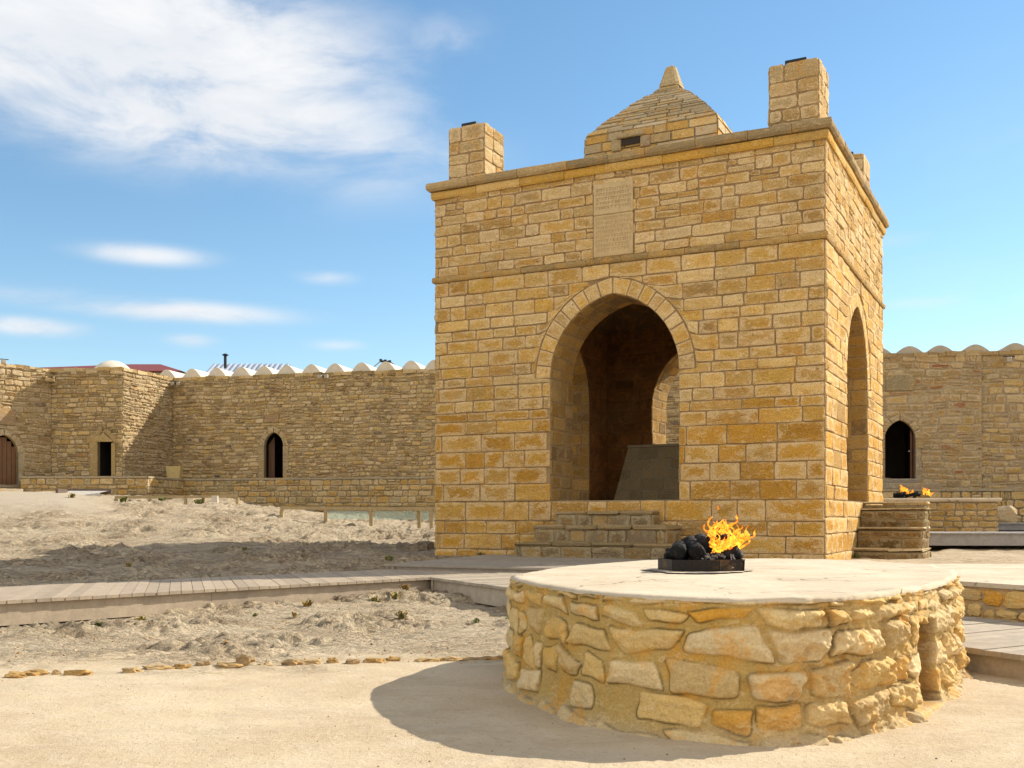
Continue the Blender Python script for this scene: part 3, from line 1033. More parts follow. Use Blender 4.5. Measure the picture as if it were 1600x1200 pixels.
# steps
def steps(name, boxes, pal, seed, treads=((.34, .25, .13), (.27, .20, .10), (.38, .28, .15)), tt=.065):
    M = MB(seed)
    r = random.Random(seed)
    for (lo, hi) in boxes:
        M.box(lo, (hi[0], hi[1], hi[2] - .055), (.36, .27, .15), .02, .006)
        for (mf, wd) in ((plane_map((lo[0], lo[1], 0), mx, -my), hi[0] - lo[0]), (plane_map((hi[0], lo[1], 0), my, mx), hi[1] - lo[1]),
                         (plane_map((lo[0], hi[1], 0), -my, -mx), hi[1] - lo[1])):
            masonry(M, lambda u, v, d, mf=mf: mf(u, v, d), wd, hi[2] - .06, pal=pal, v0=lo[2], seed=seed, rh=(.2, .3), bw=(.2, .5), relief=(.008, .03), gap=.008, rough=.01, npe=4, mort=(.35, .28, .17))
        # tread slabs
        nx_ = max(1, int((hi[0] - lo[0]) / .5))
        for k in range(nx_):
            a = lo[0] - .03 + (hi[0] - lo[0] + .06) * k / nx_
            b_ = lo[0] - .03 + (hi[0] - lo[0] + .06) * (k + 1) / nx_
            c = r.choice(treads)
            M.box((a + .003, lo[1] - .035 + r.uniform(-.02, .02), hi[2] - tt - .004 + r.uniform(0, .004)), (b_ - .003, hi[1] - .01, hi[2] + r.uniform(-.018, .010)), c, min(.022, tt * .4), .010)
    return M.build(name, M_STEP, temple)
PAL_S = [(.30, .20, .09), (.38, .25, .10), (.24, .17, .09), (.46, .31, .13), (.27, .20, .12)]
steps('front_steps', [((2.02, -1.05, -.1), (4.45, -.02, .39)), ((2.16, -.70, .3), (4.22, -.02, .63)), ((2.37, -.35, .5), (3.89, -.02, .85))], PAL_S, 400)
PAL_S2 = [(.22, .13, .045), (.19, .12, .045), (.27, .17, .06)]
steps('side_steps', [((TW + .02, 2.28, -.1), (TW + 1.02, 3.6, .26)), ((TW + .02, 2.62, .2), (TW + 1.0, 3.6, .60)), ((TW + .02, 2.93, .5), (TW + 1.01, 3.6, .91)), ((TW + .02, 3.18, .8), (TW + 1.0, 3.6, 1.0))], PAL_S2, 410, treads=((.72, .57, .34), (.66, .50, .28)), tt=.035)  # bright tread colours stand in for the sunlit top edges

# central altar inside
al = thing('altar', tuple(tpt(3.15, 2.85, ZF)), -TH, 'dark square stone block with sloping sides standing inside the big arch', 'altar')
M = MB(8)
n = 4
for (z0, z1, a, b_) in ((0.006, .95, .80, .60),):
    lo = [(-a, -a), (a, -a), (a, a), (-a, a)]
    hi_ = [(-b_, -b_), (b_, -b_), (b_, b_), (-b_, b_)]
    for k in range(4):
        k2 = (k + 1) % 4
        A, B = Vector(lo[k] + (z0,)), Vector(lo[k2] + (z0,))
        C_, D_ = Vector(hi_[k2] + (z1,)), Vector(hi_[k] + (z1,))
        nrm = (B - A).cross(D_ - A).normalized()
        M.poly([A, B, C_, D_], (.25, .21, .14))
        masonry(M, lambda u, v, d, A=A, B=B, C_=C_, D_=D_, nrm=nrm: (A * (1 - u) + B * u) * (1 - v) + (D_ * (1 - u) + C_ * u) * v + nrm * d,
                1.0, 1.0, pal=[(.22, .17, .09), (.20, .155, .085), (.24, .18, .10)], rh=(.16, .22), bw=(.15, .3), gap=.005, rough=.003, inset=.01, relief=(.006, .012), seed=k, pale=(.3, .26, .18), mort=(.18, .14, .08))
M.build('block', M_ALTAR, al)
M = MB(9)
M.box((-.62, -.62, .952), (.62, .62, 1.0), (.26, .21, .14), .015, .004)
M.build('slab', M_ALTAR, al)

# ------------------------------------------------------------------ hearth (foreground)
HZ = .48
pts = [(-.03, 4.80), (.045, 5.22), (.34, 5.95), (.92, 6.72), (1.6, 6.98), (2.12, 6.72), (2.33, 6.0), (2.26, 5.36), (2.00, 4.73), (1.62, 4.10), (1.24, 3.66), (.84, 3.49), (.38, 3.70), (.11, 4.22)]
hc = Vector((sum(p[0] for p in pts) / len(pts), sum(p[1] for p in pts) / len(pts), 0))
def closed_curve(pts, n):
    P = np.array(pts)
    m = len(P)
    out = []
    for k in range(n):
        f = k / n * m
        i = int(f)
        t_ = f - i
        p0, p1, p2, p3 = P[(i - 1) % m], P[i % m], P[(i + 1) % m], P[(i + 2) % m]
        out.append(.5 * ((2 * p1) + (-p0 + p2) * t_ + (2 * p0 - 5 * p1 + 4 * p2 - p3) * t_ ** 2 + (-p0 + 3 * p1 - 3 * p2 + p3) * t_ ** 3))
    C = np.array(out)
    # resample by arc length
    d = np.r_[0, np.cumsum(np.linalg.norm(np.roll(C, -1, 0) - C, axis=1))]
    L = d[-1]
    s = np.linspace(0, L, n, endpoint=False)
    Cx = np.interp(s, d, np.r_[C[:, 0], C[0, 0]])
    Cy = np.interp(s, d, np.r_[C[:, 1], C[0, 1]])
    return np.stack([Cx, Cy], 1), L
pts = pts[::-1]   # ccw
ccwa = sum(pts[i][0] * pts[(i + 1) % len(pts)][1] - pts[(i + 1) % len(pts)][0] * pts[i][1] for i in range(len(pts)))
if ccwa < 0:
    pts = pts[::-1]

def rubble_field(Sg, Vg, L, H, seed, rows, bw, jit=.5):
    """irregular coursed rubble: returns relief 0..1, colour, and edge distance"""
    r = random.Random(seed)
    wv = Vg + .016 * pnoise(Sg * 3.1, Vg * 3.1, seed) * 2 + .010 * pnoise(Sg * 9, Vg * 9, seed + 5) * 2
    ws = Sg + .020 * pnoise(Sg * 4.5, Vg * 6, seed + 9) * 2 + .006 * pnoise(Sg * 20, Vg * 20, seed + 2) * 2
    edge = np.zeros(Sg.shape) - 1
    colr = np.zeros(Sg.shape + (3,))
    tone = np.zeros(Sg.shape)
    dome = np.zeros(Sg.shape)
    z = 0
    for h in rows:
        # row boundary undulates along s, each stone with its own top/bottom
        s = 0
        while s < L:
            wd = r.uniform(*bw) * (1.0 if h > .07 else .8)
            if L - (s + wd) < bw[0] * .6:
                wd = L - s
            hh_ = h * r.uniform(.80, 1.0)
            zc = z + h / 2 + r.uniform(-.10, .10) * h
            sc = s + wd / 2
            ang = r.uniform(-.10, .10)
            hx, hy = wd / 2 - r.uniform(.008, .022), hh_ / 2 - r.uniform(.003, .012)
            m = (np.abs(ws - sc) < wd * .62) & (np.abs(wv - zc) < h * .75)
            if m.any() and r.random() > .04:
                dx = (ws[m] - sc) * math.cos(ang) + (wv[m] - zc) * math.sin(ang)
                dy = -(ws[m] - sc) * math.sin(ang) + (wv[m] - zc) * math.cos(ang)
                k1, k2 = r.uniform(-.25, .25), r.uniform(-.25, .25)
                hyx = hy * (1 + k1 * dx / hx)
                hxy = hx * (1 + k2 * dy / hy)
                cr = .35 * hy
                qx, qy = np.abs(dx) - hxy + cr, np.abs(dy) - hyx + cr
                sd = np.hypot(np.maximum(qx, 0), np.maximum(qy, 0)) + np.minimum(np.maximum(qx, qy), 0) - cr
                e = -sd
                c = np.array(r.choice(PAL_H)) * r.uniform(.88, 1.1)
                tn = r.uniform(.45, 1.0)
                old = edge[m]
                win = e > old
                e2 = np.where(win, e, old)
                edge[m] = e2
                cc = colr[m]
                cc[win] = c
                colr[m] = cc
                tt = tone[m]
                tt[win] = tn
                tone[m] = tt
                dd = dome[m]
                slope = r.uniform(-.25, .25) * dx / hx + r.uniform(-.3, .3) * dy / hy
                dd[win] = slope[win]
                dome[m] = dd
            s += wd
        z += h
    return edge, colr, tone, dome

hearth = thing('stone_hearth', (hc.x, hc.y, 0), 0, 'large low oval rubble stone hearth with pale plastered top in the foreground', 'hearth')
def make_hearth(parent, pts, HZ, NS, NV, seed, rows, bw, base=-.06, slot=None, flare=.06):
    C, L = closed_curve(pts, NS)
    tg = np.roll(C, -1, 0) - np.roll(C, 1, 0)
    tg /= np.linalg.norm(tg, axis=1)[:, None]
    nrm = np.stack([tg[:, 1], -tg[:, 0]], 1)
    s = np.linspace(0, L, NS, endpoint=False)
    v = np.linspace(base, HZ - .012, NV)
    Sg, Vg = np.meshgrid(s, v)
    edge, colr, tone, dome = rubble_field(Sg, Vg - base, L, HZ - base, seed, rows, bw)
    # which parts are set proud (right side, also tinted paler) or smeared with mortar
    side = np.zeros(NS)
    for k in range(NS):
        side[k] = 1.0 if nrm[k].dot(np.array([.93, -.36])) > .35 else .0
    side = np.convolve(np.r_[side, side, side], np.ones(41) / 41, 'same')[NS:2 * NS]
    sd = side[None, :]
    e0 = sstep(-.003, .007, edge)
    P3 = (C[None, :, 0], C[None, :, 1], Vg)
    nA = fbm(P3[0] * 7, P3[1] * 7, Vg * 9, 4)
    nB = fbm(P3[0] * 28, P3[1] * 28, Vg * 30, 3)
    rel = (e0 * .55 + .45 * sstep(-.002, .03, edge)) * (.006 + .020 * tone + .012 * sd) * (1 + 1.5 * dome)
    nC = fbm(P3[0] * 70, P3[1] * 70, Vg * 75, 3)
    nR = np.abs(fbm(P3[0] * 13 + 3, P3[1] * 13, Vg * 15, 4))
    rel = rel + (nA * .014 + nB * .006 + nC * .0012 - nR * (.012 + .022 * sd)) * (0.4 + .7 * sd + .5 * e0)
    fl_ = flare * np.clip((.10 - Vg) / .16, 0, 1) ** 1.5 + .012 * (1 - Vg / HZ)
    smear = sstep(.0, .35, fbm(P3[0] * 2.2 + 5, P3[1] * 2.2, Vg * 3, 3)) * (1 - sd)
    topfade = sstep(HZ - .03, HZ - .008, Vg)
    rel = rel * (1 - .25 * smear) * (1 - topfade)
    if slot:
        for (sx, sy, w0, z0, z1, dep) in slot:
            k0 = int(np.argmin(np.hypot(C[:, 0] - sx, C[:, 1] - sy)))
            ds = np.abs((s - s[k0] + L / 2) % L - L / 2)[None, :] + .012 * pnoise(Vg * 14, Sg * 0 + 3.3)
            mk = (1 - sstep(w0 * .8, w0 * 1.1, ds)) * sstep(z0 - .01, z0 + .015, Vg) * (1 - sstep(z1 - .02, z1 + .02, Vg + .04 * pnoise(Sg * 12, 1.0)))
            near = (1 - sstep(w0, w0 + .16, ds)) * sstep(z0 - .1, z0, Vg)
            rel = rel * (1 - .75 * near) - mk * dep
            niche_shade = sstep(.0, .12, mk)  # mask for the dark brown that paints shade inside the niche
    off = rel + fl_
    Vx = C[None, :, 0] + nrm[None, :, 0] * off
    Vy = C[None, :, 1] + nrm[None, :, 1] * off
    Vz = Vg + 0 * off
    mort = np.array([.50, .34, .11])
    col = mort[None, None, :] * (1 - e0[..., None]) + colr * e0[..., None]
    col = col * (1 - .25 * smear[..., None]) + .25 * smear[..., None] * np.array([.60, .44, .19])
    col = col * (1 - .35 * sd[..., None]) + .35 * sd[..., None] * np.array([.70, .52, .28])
    # thin dark joint line next to a stone
    jl = np.exp(-((edge + .001) / .0035) ** 2) * sstep(.05, .5, fbm(P3[0] * 5, P3[1] * 5, Vg * 6 + 4, 2) + .35)
    col = col * (1 - .72 * jl[..., None])
    low = sstep(.07, -.01, Vg + .04 * nA)
    col = col * (1 - .5 * low[..., None]) + .5 * low[..., None] * np.array([.44, .36, .25])
    if slot:
        col = col * (1 - .8 * niche_shade[..., None]) + .8 * niche_shade[..., None] * np.array([.26, .14, .045])
    VV = np.stack([Vx.ravel() - parent.location.x, Vy.ravel() - parent.location.y, Vz.ravel()], 1)
    idx = np.arange(NV * NS).reshape(NV, NS)
    a = idx[:-1].ravel()
    b = np.roll(idx, -1, 1)[:-1].ravel()
    c = np.roll(idx, -1, 1)[1:].ravel()
    d = idx[1:].ravel()
    FF = np.stack([a, b, c, d], 1)
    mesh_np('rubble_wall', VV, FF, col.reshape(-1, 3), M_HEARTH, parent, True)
    # top plaster
    NR = 46
    ctr = np.array([C[:, 0].mean(), C[:, 1].mean()])
    VV, CC = [], []
    lip = .014 * pnoise(s * 9, 0.3) + .012 * pnoise(s * 2.0, 4.3) + .004 * pnoise(s * 30, 2.3) - .002
    for k in range(NR + 1):
        f = (k / NR)
        rr = 1 - f ** 1.0
        if k == 0:
            o_ = nrm * (.004 + lip)[:, None]
            P = C + o_
            z = np.full(NS, HZ - .016) + .006 * pnoise(s * 11, 1.1) + .003 * pnoise(s * 40, 1.1)
        else:
            sc = 1 - ((k - 1) / (NR - 1))
            P = ctr + (C + nrm * (.006 + lip)[:, None] - ctr) * max(sc, .003)
            edge_d = (1 - sc) * 1.5
            z = HZ + .004 * fbm(P[:, 0] * 2.2, P[:, 1] * 2.2, 2.0, 3) + .0012 * pnoise(P[:, 0] * 30, P[:, 1] * 30, 1) - .010 * math.exp(-edge_d / .015) + .006 * pnoise(s * 2.4, 8.8) * math.exp(-edge_d / .1)
            # raised stones at the sunlit right rim
            z = z + (.035 * np.clip(pnoise(s * 4.2, 5.0) + .25, 0, 1)) * side * math.exp(-edge_d / .05)
        VV.append(np.stack([P[:, 0] - parent.location.x, P[:, 1] - parent.location.y, z], 1))
    VV = np.concatenate(VV)
    idx = np.arange((NR + 1) * NS).reshape(NR + 1, NS)
    a = idx[:-1].ravel(); b = np.roll(idx, -1, 1)[:-1].ravel(); c = np.roll(idx, -1, 1)[1:].ravel(); d = idx[1:].ravel()
    FF = np.stack([a, b, c, d], 1)
    mesh_np('plaster_top', VV, FF, np.ones((len(VV), 3)) * .6, M_PLASTER, parent, True)
    return C, nrm, s, L
pts = [(hc.x + (x - hc.x) * .975, hc.y + (y - hc.y) * .985) for (x, y) in pts]
make_hearth(hearth, pts, HZ, 2300, 130, 17, [.085, .115, .12, .12, .065, .035], (.13, .31),
            slot=[(1.63, 4.14, .13, .02, .33, .42)])
# thin concrete crack lines and soot on the plaster stay in the material; footing stones
ft = MB(12)

def rock_mesh(seed, sx, sy, sz, cols, n=2, amp=.28):
    import bmesh
    bm = bmesh.new()
    bmesh.ops.create_icosphere(bm, subdivisions=n, radius=1)
    r = random.Random(seed)
    V_ = np.array([v.co[:] for v in bm.verts])
    nn = fbm(V_[:, 0] * 1.2 + seed, V_[:, 1] * 1.2, V_[:, 2] * 1.2, 3)
    nn2 = np.round(nn * 5) / 5
    V_ = V_ * (1 + amp * (nn + nn2))[:, None]
    V_ = np.sign(V_) * np.abs(V_) ** .8
    V_ = V_ * np.array([sx, sy, sz])
    F_ = [[v.index for v in f.verts] for f in bm.faces]
    bm.free()
    M = MB(seed)
    c = r.choice(cols)
    for p in V_:
        M.vert(p, c)
    M.f = [tuple(f) for f in F_]
    return M

# ------------------------------------------------------------------ fire on the hearth
# pan: low eight-sided steel tray
PX, PY = .945, 5.28
pan = thing('fire_pan', (PX, PY, HZ), R(12), 'low black sooty iron tray holding charred logs on the hearth top', 'fire pan')
M = MB(2)
po = [(-.19, -.10), (-.155, -.16), (.02, -.19), (.16, -.155), (.195, -.07), (.195, .12), (.10, .18), (-.12, .18), (-.19, .10)]
n = len(po)
def ringp(sc, z):
    return [M.vert((x * sc, y * sc, z), (.05, .04, .03)) for x, y in po]
rg = [ringp(1.0, .004), ringp(1.0, .062), ringp(.975, .0625), ringp(.965, .014)]
for s0, s1 in zip(rg, rg[1:]):
    for k in range(n):
        M.f.append((s0[k], s0[(k + 1) % n], s1[(k + 1) % n], s1[k]))
M.f.append(tuple(rg[-1]))
M.tube([(.02, -.191, .005), (.022, -.193, .064)], .004, 6)
M.tube([(.16, -.157, .005), (.162, -.159, .064)], .003, 6)
M.tube([(-.155, -.162, .005), (-.157, -.163, .064)], .003, 6)
M.build('tray', M_IRON, pan)
# soot-stained patch of plaster round the tray: a thin ash layer
M = MB(5)
r = random.Random(3)
ctr = M.vert((PX - .03, PY - .04, HZ + .0085), (1, 1, 1))
prev = []
N = 40
for k in range(N):
    a = 2 * math.pi * k / N
    rr_ = .255 + .03 * math.sin(a * 3 + 1) + r.uniform(-.02, .02)
    prev.append(M.vert((PX - .03 + math.cos(a) * rr_ * 1.05, PY - .04 + math.sin(a) * rr_, HZ + .0065), (1, 1, 1)))
for k in range(N):
    M.f.append((ctr, prev[k], prev[(k + 1) % N]))
mm, t, b = new_mat('soot_stain')
g = t.n('ShaderNodeTexCoord').outputs['Object']
n1 = t.noise(g, 9, 8, .7, .6)
n2 = t.noise(g, 60, 6, .7, .3)
c = t.mix(t.ramp(n1, .38, .62), (.10, .085, .075, 1), (.55, .46, .33, 1))
c = t.mix(t.ramp(n2, .55, .7), c, (.05, .04, .035, 1))
t.l(c, b.inputs['Base Color'])
M_SOOT = mm
so = M.build('soot_patch', M_SOOT)
so.parent = hearth
so.location = (-hearth.location.x, -hearth.location.y, 0)

LOGS = [  # centre rel to pan, dir(az deg), tilt, length, radius, label
    ((-.125, -.03, .115), 75, 8, .15, .042, 'short round charred log end at the left of the fire tray'),
    ((-.055, -.04, .120), 100, 18, .16, .047, 'fat charred log second from the left in the fire tray'),
    ((.012, .03, .150), 85, 10, .15, .038, 'charred log with ash-grey end, topmost of the pile'),
    ((.055, .02, .140), 160, -38, .19, .040, 'smooth black log leaning down to the right from the top of the pile'),
    ((.115, -.03, .075), 165, -18, .17, .040, 'low black log lying at the right under the flames'),
    ((-.02, .09, .085), 10, 0, .26, .035, 'long charred log lying across the back of the tray'),
    ((.16, .03, .055), 175, -6, .12, .028, 'thin charred stick at the far right rim of the tray'),
]
for i, (c0, azd, tilt, ln, rad, lab) in enumerate(LOGS):
    M = MB(50 + i)
    d = Vector((math.cos(R(azd)) * math.cos(R(tilt)), math.sin(R(azd)) * math.cos(R(tilt)), math.sin(R(tilt))))
    r = random.Random(i)
    pp, rr_ = [], []
    m = 16
    for k in range(m):
        f = k / (m - 1) - .5
        pp.append(Vector(c0) * 0 + d * f * ln + Vector((r.uniform(-.003, .003), 0, r.uniform(-.003, .003))))
        rr_.append(rad * .9 * (r.uniform(.92, 1.06)) * (.72 if k in (0, m - 1) else 1))
    M.tube(pp, rr_, 20)
    A_ = np.array(M.v)
    dn = 1 + .22 * fbm(A_[:, 0] * 26 + i, A_[:, 1] * 26, A_[:, 2] * 26, 3)
    M.v = [(x * k, y * k, z * k) for (x, y, z), k in zip(M.v, dn)]
    w0 = Vector(c0)
    cz_, sz_ = math.cos(R(12)), math.sin(R(12))
    o = M.build('charred_log', M_COAL, smooth=True)
    o.location = (PX + w0.x * cz_ - w0.y * sz_, PY + w0.x * sz_ + w0.y * cz_, HZ + w0.z * .93)
    tag(o, lab, 'log', 'charred logs in the fire tray')
# ash heap
M = MB(77)
r = random.Random(5)
for k in range(46):
    x, y = PX + .035 + r.gauss(0, .045), PY - .06 + r.gauss(0, .035)
    s = r.uniform(.004, .012)
    d = Vector((r.uniform(-1, 1), r.uniform(-1, 1), r.uniform(-.2, .9))).normalized()
    M.tube([Vector((x, y, HZ + .055 + r.uniform(0, .035))) - d * s, Vector((x, y, HZ + .06 + r.uniform(0, .03))) + d * s], s * .5, 5)
for k in range(20):
    x, y = PX - .14 + .3 * r.random(), PY - .04 + r.gauss(0, .06)
    M.tube([(x, y, HZ + .016), (x + r.uniform(-.02, .02), y + .02, HZ + .05)], r.uniform(.01, .02), 6)
ash = M.build('ash_heap', M_ASH)
tag(ash, 'small heap of pale ash and embers between the charred logs', 'ash', kind='stuff')

# flames
fm = bpy.data.materials.new('flame')
fm.use_nodes = True
t = NT(fm.node_tree)
o = t.n('ShaderNodeOutputMaterial')
em = t.n('ShaderNodeEmission')
at = t.n('ShaderNodeAttribute', attribute_name='Col')
g = t.n('ShaderNodeTexCoord').outputs['Object']
n1 = t.noise(g, 38, 5, .6, 1.2)
c = t.mix(t.ramp(n1, .42, .62), (1.0, .55, .035, 1), (1.0, .17, .008, 1))
c = t.mix(t.ramp(n1, .28, .42), (1.0, .80, .20, 1), c)
c = t.mix(1.0, c, at.outputs['Color'], 'MULTIPLY')
t.l(c, em.inputs['Color'])
em.inputs['Strength'].default_value = 1.0
tr = t.n('ShaderNodeBsdfTransparent')
ms = t.n('ShaderNodeMixShader')
lw = t.n('ShaderNodeLayerWeight')
lw.inputs['Blend'].default_value = .35
alpha = t.math('MULTIPLY', t.ramp(t.noise(g, 55, 4, .6, .8), .40, .56, .35, 1.0), t.ramp(lw.outputs['Facing'], .35, .98, 1.0, .15))
t.l(alpha, ms.inputs[0])
t.l(tr.outputs[0], ms.inputs[1])
t.l(em.outputs[0], ms.inputs[2])
t.l(ms.outputs[0], o.inputs[0])
M_FLAME = fm
def flame(name, org, sx, sz, n, seed, lab, lean=.5, rs=1.0):
    M = MB(seed)
    r = random.Random(seed)
    for k in range(n):
        f = k / n
        x = sx * (r.uniform(-.35, .5))
        y = r.uniform(-.03, .03) * rs
        z = r.uniform(0, .5) * sz * (1 - abs(x) / sx)
        d = Vector((lean * .3 + r.uniform(-.9, .7), r.uniform(-.3, .3), r.uniform(.3, 1.1))).normalized()
        m = 12
        p = Vector((x, y, z))
        pp, rr_, cc = [], [], []
        ln = r.uniform(.25, .55) * sz
        r0 = r.uniform(.006, .014) * rs
        ph = r.uniform(0, 6)
        tone = r.uniform(.75, 1.2)
        for q_ in range(m):
            w_ = q_ / (m - 1)
            pp.append(p.copy())
            rr_.append(max(.0006, r0 * math.sin(math.pi * min(1, w_ * .9 + .1)) ** .8 * (1 + .45 * math.sin(ph * 2 + w_ * 11))))
            cc.append((tone, tone * (1 - .35 * w_), tone))
            dd = d + Vector((math.sin(ph + w_ * 7) * 1.0, .25 * math.cos(ph * 2 + w_ * 5), .25 * math.sin(ph + w_ * 9)))
            p = p + dd.normalized() * ln / m
        M.tube(pp, rr_, 8, cc, flat=.6)
    o = M.build(name, M_FLAME, smooth=True)
    o.location = org
    tag(o, lab, 'fire')
    return o
flame('flame', (PX + .11, PY + .01, HZ + .075), .165, .27, 85, 4, 'bright orange flames leaping above the charred logs on the foreground hearth')
M = MB(1)
M.tube([(0, 0, 0), (.004, 0, .008), (.001, 0, .016), (-.003, 0, .026)], [.001, .0065, .005, .0008], 8, (1, .45, .3), flat=.5)
fk = M.build('flame', M_FLAME, smooth=True)
fk.location = (PX + .085, PY, HZ + .305)
tag(fk, 'tiny detached orange flame lick floating above the foreground fire', 'fire')

# ------------------------------------------------------------------ decks
def deck(name, quad, z, pw, dirvec, seed, tone, fascia=.17, skip_sides=()):
    """planks run along dirvec across the quad"""
    q = [Vector((x, y, 0)) for x, y in quad]
    dv = Vector((dirvec[0], dirvec[1], 0)).normalized()
    pv = Vector((-dv.y, dv.x, 0))
    lo = min(p.dot(pv) for p in q)
    hi = max(p.dot(pv) for p in q)
    M = MB(seed)
    r = random.Random(seed)
    s = lo
    while s < hi:
        a, b_ = s + .0022, min(s + pw - .0022, hi)
        # clip: intervals of dv coordinate at a and b
        def span(c):
            xs = []
            for i in range(len(q)):
                p0, p1 = q[i], q[(i + 1) % len(q)]
                d0, d1 = p0.dot(pv) - c, p1.dot(pv) - c
                if (d0 <= 0 < d1) or (d1 <= 0 < d0):
                    f = d0 / (d0 - d1)
                    xs.append((p0 + (p1 - p0) * f).dot(dv))
            return (min(xs), max(xs)) if len(xs) >= 2 else None
        sa, sb = span(a), span(b_)
        if sa and sb:
            e0, e1 = r.uniform(-.004, .004), r.uniform(-.004, .004)
            k = r.uniform(.86, 1.10)
            c = tuple(x * k for x in tone)
            zt = z + r.uniform(-.003, .002)
            pts8 = []
            for zz in (z - .028, zt):
                for (cc, (t0, t1), flip) in ((a, sa, 0), (b_, sb, 1)):
                    pts8.append((pv * cc + dv * (t0 + e0), zz))
                    pts8.append((pv * cc + dv * (t1 + e1), zz))
            ids = [M.vert((p.x, p.y, zz), c) for p, zz in pts8]
            for fq in ((0, 2, 3, 1), (4, 5, 7, 6), (0, 1, 5, 4), (2, 6, 7, 3), (0, 4, 6, 2), (1, 3, 7, 5)):
                M.f.append(tuple(ids[k_] for k_ in fq))
        s += pw
    d = M.build(name, M_WOOD)
    tag(d, kind='structure')
    n = len(quad)
    for i in range(n):
        if i in skip_sides:
            continue
        p0, p1 = q[i], q[(i + 1) % n]
        t_ = (p1 - p0)
        L = t_.length
        t_.normalize()
        nr = Vector((t_.y, -t_.x, 0))
        M = MB(seed + i)
        x = 0
        while x < L - .01:
            e = min(x + 3.4, L)
            if L - e < .6: e = L
            k = r.uniform(.9, 1.12)
            c = tuple(v_ * k * 1.12 for v_ in tone)
            A = p0 + t_ * (x + .002) - nr * .035
            B = p0 + t_ * (e - .002) - nr * .035
            A2, B2 = A - nr * .03, B - nr * .03
            zb = z - .03 - fascia
            for (P0, P1, za, zb_) in ((A, B, z - .030, zb),):
                v8 = [M.vert(p + Vector((0, 0, zz)), c) for zz in (zb_, za) for p in (P0, P1, B2, A2)]
                for fq in ((3, 2, 1, 0), (4, 5, 6, 7), (0, 1, 5, 4), (1, 2, 6, 5), (2, 3, 7, 6), (3, 0, 4, 7)):
                    M.f.append(tuple(v8[k_] for k_ in fq))
            x = e
        M.build('side_board', M_WOOD, d)
    return d
TONE = (.39, .31, .22)
dA = (B_Q[1][0] - B_Q[0][0], B_Q[1][1] - B_Q[0][1])
deck('boardwalk', A_Q, DECK_Z, .10, (.30, -.95), 500, TONE)
deck('boardwalk', B_Q, DECK_Z + .003, .10, (.69, .42), 510, (.42, .35, .26))
deck('boardwalk', DC_Q, .165, .10, (U.x, U.y), 520, (.33, .28, .22))
deck('boardwalk', ccw([(6.6, 19.0), (16, 18.3), (16, 20.0), (6.8, 20.7)]), .47, .10, (.1, 1), 530, (.36, .33, .30), fascia=.2)
deck('boardwalk', ccw([(10.2, 22.5), (19, 22.0), (19, 23.6), (10.3, 24.1)]), .62, .10, (.1, 1), 540, (.20, .20, .21), fascia=.12)

# stone platform on the right, behind the hearth
PFq = ccw([(1.75, 9.45), (3.06, 6.85), (4.3, 4.55), (8.5, 5.2), (7.0, 9.3), (4.3, 9.6)])
pf = thing('stone_platform', (4.5, 7.5, 0), 0, 'low rubble stone platform with flat pale top behind the hearth at right edge', 'platform')
M = MB(31)
M.prism(PFq, -.1, .30, (.42, .33, .2))
n = len(PFq)
for i in range(n):
    A, B = Vector(PFq[i] + (0,)), Vector(PFq[(i + 1) % n] + (0,))
    L = (B - A).length
    t_ = (B - A).normalized()
    nr = Vector((t_.y, -t_.x, 0))
    masonry(M, plane_map(A, t_, nr), L, .295, pal=PAL_H[:6], v0=-.05, seed=600 + i, rh=(.09, .14), bw=(.16, .36), gap=.008, relief=(.01, .025), rough=.006, npe=4, mort=(.4, .3, .17), wob=.004)
M.build('rubble_wall', M_HEARTH, pf, world=True)
M = MB(32)
M.prism([(p[0] + (p[0] - 4.5) * .012, p[1] + (p[1] - 7.4) * .012) for p in PFq], .2955, .325, (1, 1, 1))
M.build('plaster_top', M_PLASTER, pf, world=True)

# second hearth, beyond the temple on the right
h2 = thing('stone_hearth', (9.2, 23.6, 0), R(-8), 'low rectangular rubble altar with pale slab top and small fire, right of the temple steps', 'hearth')
M = MB(33)
M.box((-1.5, -1.0, .2), (1.28, 1.0, 1.08), (.4, .32, .2))
for i, (mf, wd) in enumerate(((plane_map((-1.5, -1.0, 0), mx, -my), 2.78), (plane_map((1.28, -1.0, 0), my, mx), 2.0))):
    masonry(M, mf, wd, 1.06, pal=PAL_H[:3] + PAL_T[:4] + PAL_R[:3], v0=.25, seed=630 + i, rh=(.1, .17), bw=(.16, .4), gap=.01, relief=(.01, .035), rough=.01, npe=3, accent=(.04, [(.25, .07, .04)]), mort=(.42, .34, .22))
M.build('rubble_wall', M_RUBBLE, h2)
M = MB(34)
M.box((-1.56, -1.06, 1.082), (1.36, 1.06, 1.16), (1, 1, 1), .02, .008)
M.build('slab_top', M_PLASTER, h2)
bx, by = 8.75, 23.2
M = MB(35)
for k in range(14):
    M.tube([(bx + M.r.uniform(-.35, .25), by + M.r.uniform(-.15, .15), 1.17 + M.r.uniform(0, .1)), (bx + M.r.uniform(-.35, .25), by + M.r.uniform(-.15, .15), 1.2 + M.r.uniform(0, .1))], .035, 7)
o = M.build('charred_log_pile', M_COAL)
tag(o, 'small black heap of charred wood on the far rubble altar', 'charcoal')
flame('flame', (bx - .12, by, 1.22), .25, .36, 16, 14, 'small pointed orange flame on the left of the far altar', rs=2.2)
flame('flame', (bx + .35, by, 1.20), .2, .32, 14, 15, 'small orange flame on the right of the far altar', rs=2.0)

# ------------------------------------------------------------------ perimeter ranges
def P2(px, D):
    return Vector(((px - 800) / 1648.0 * D, D, 0))

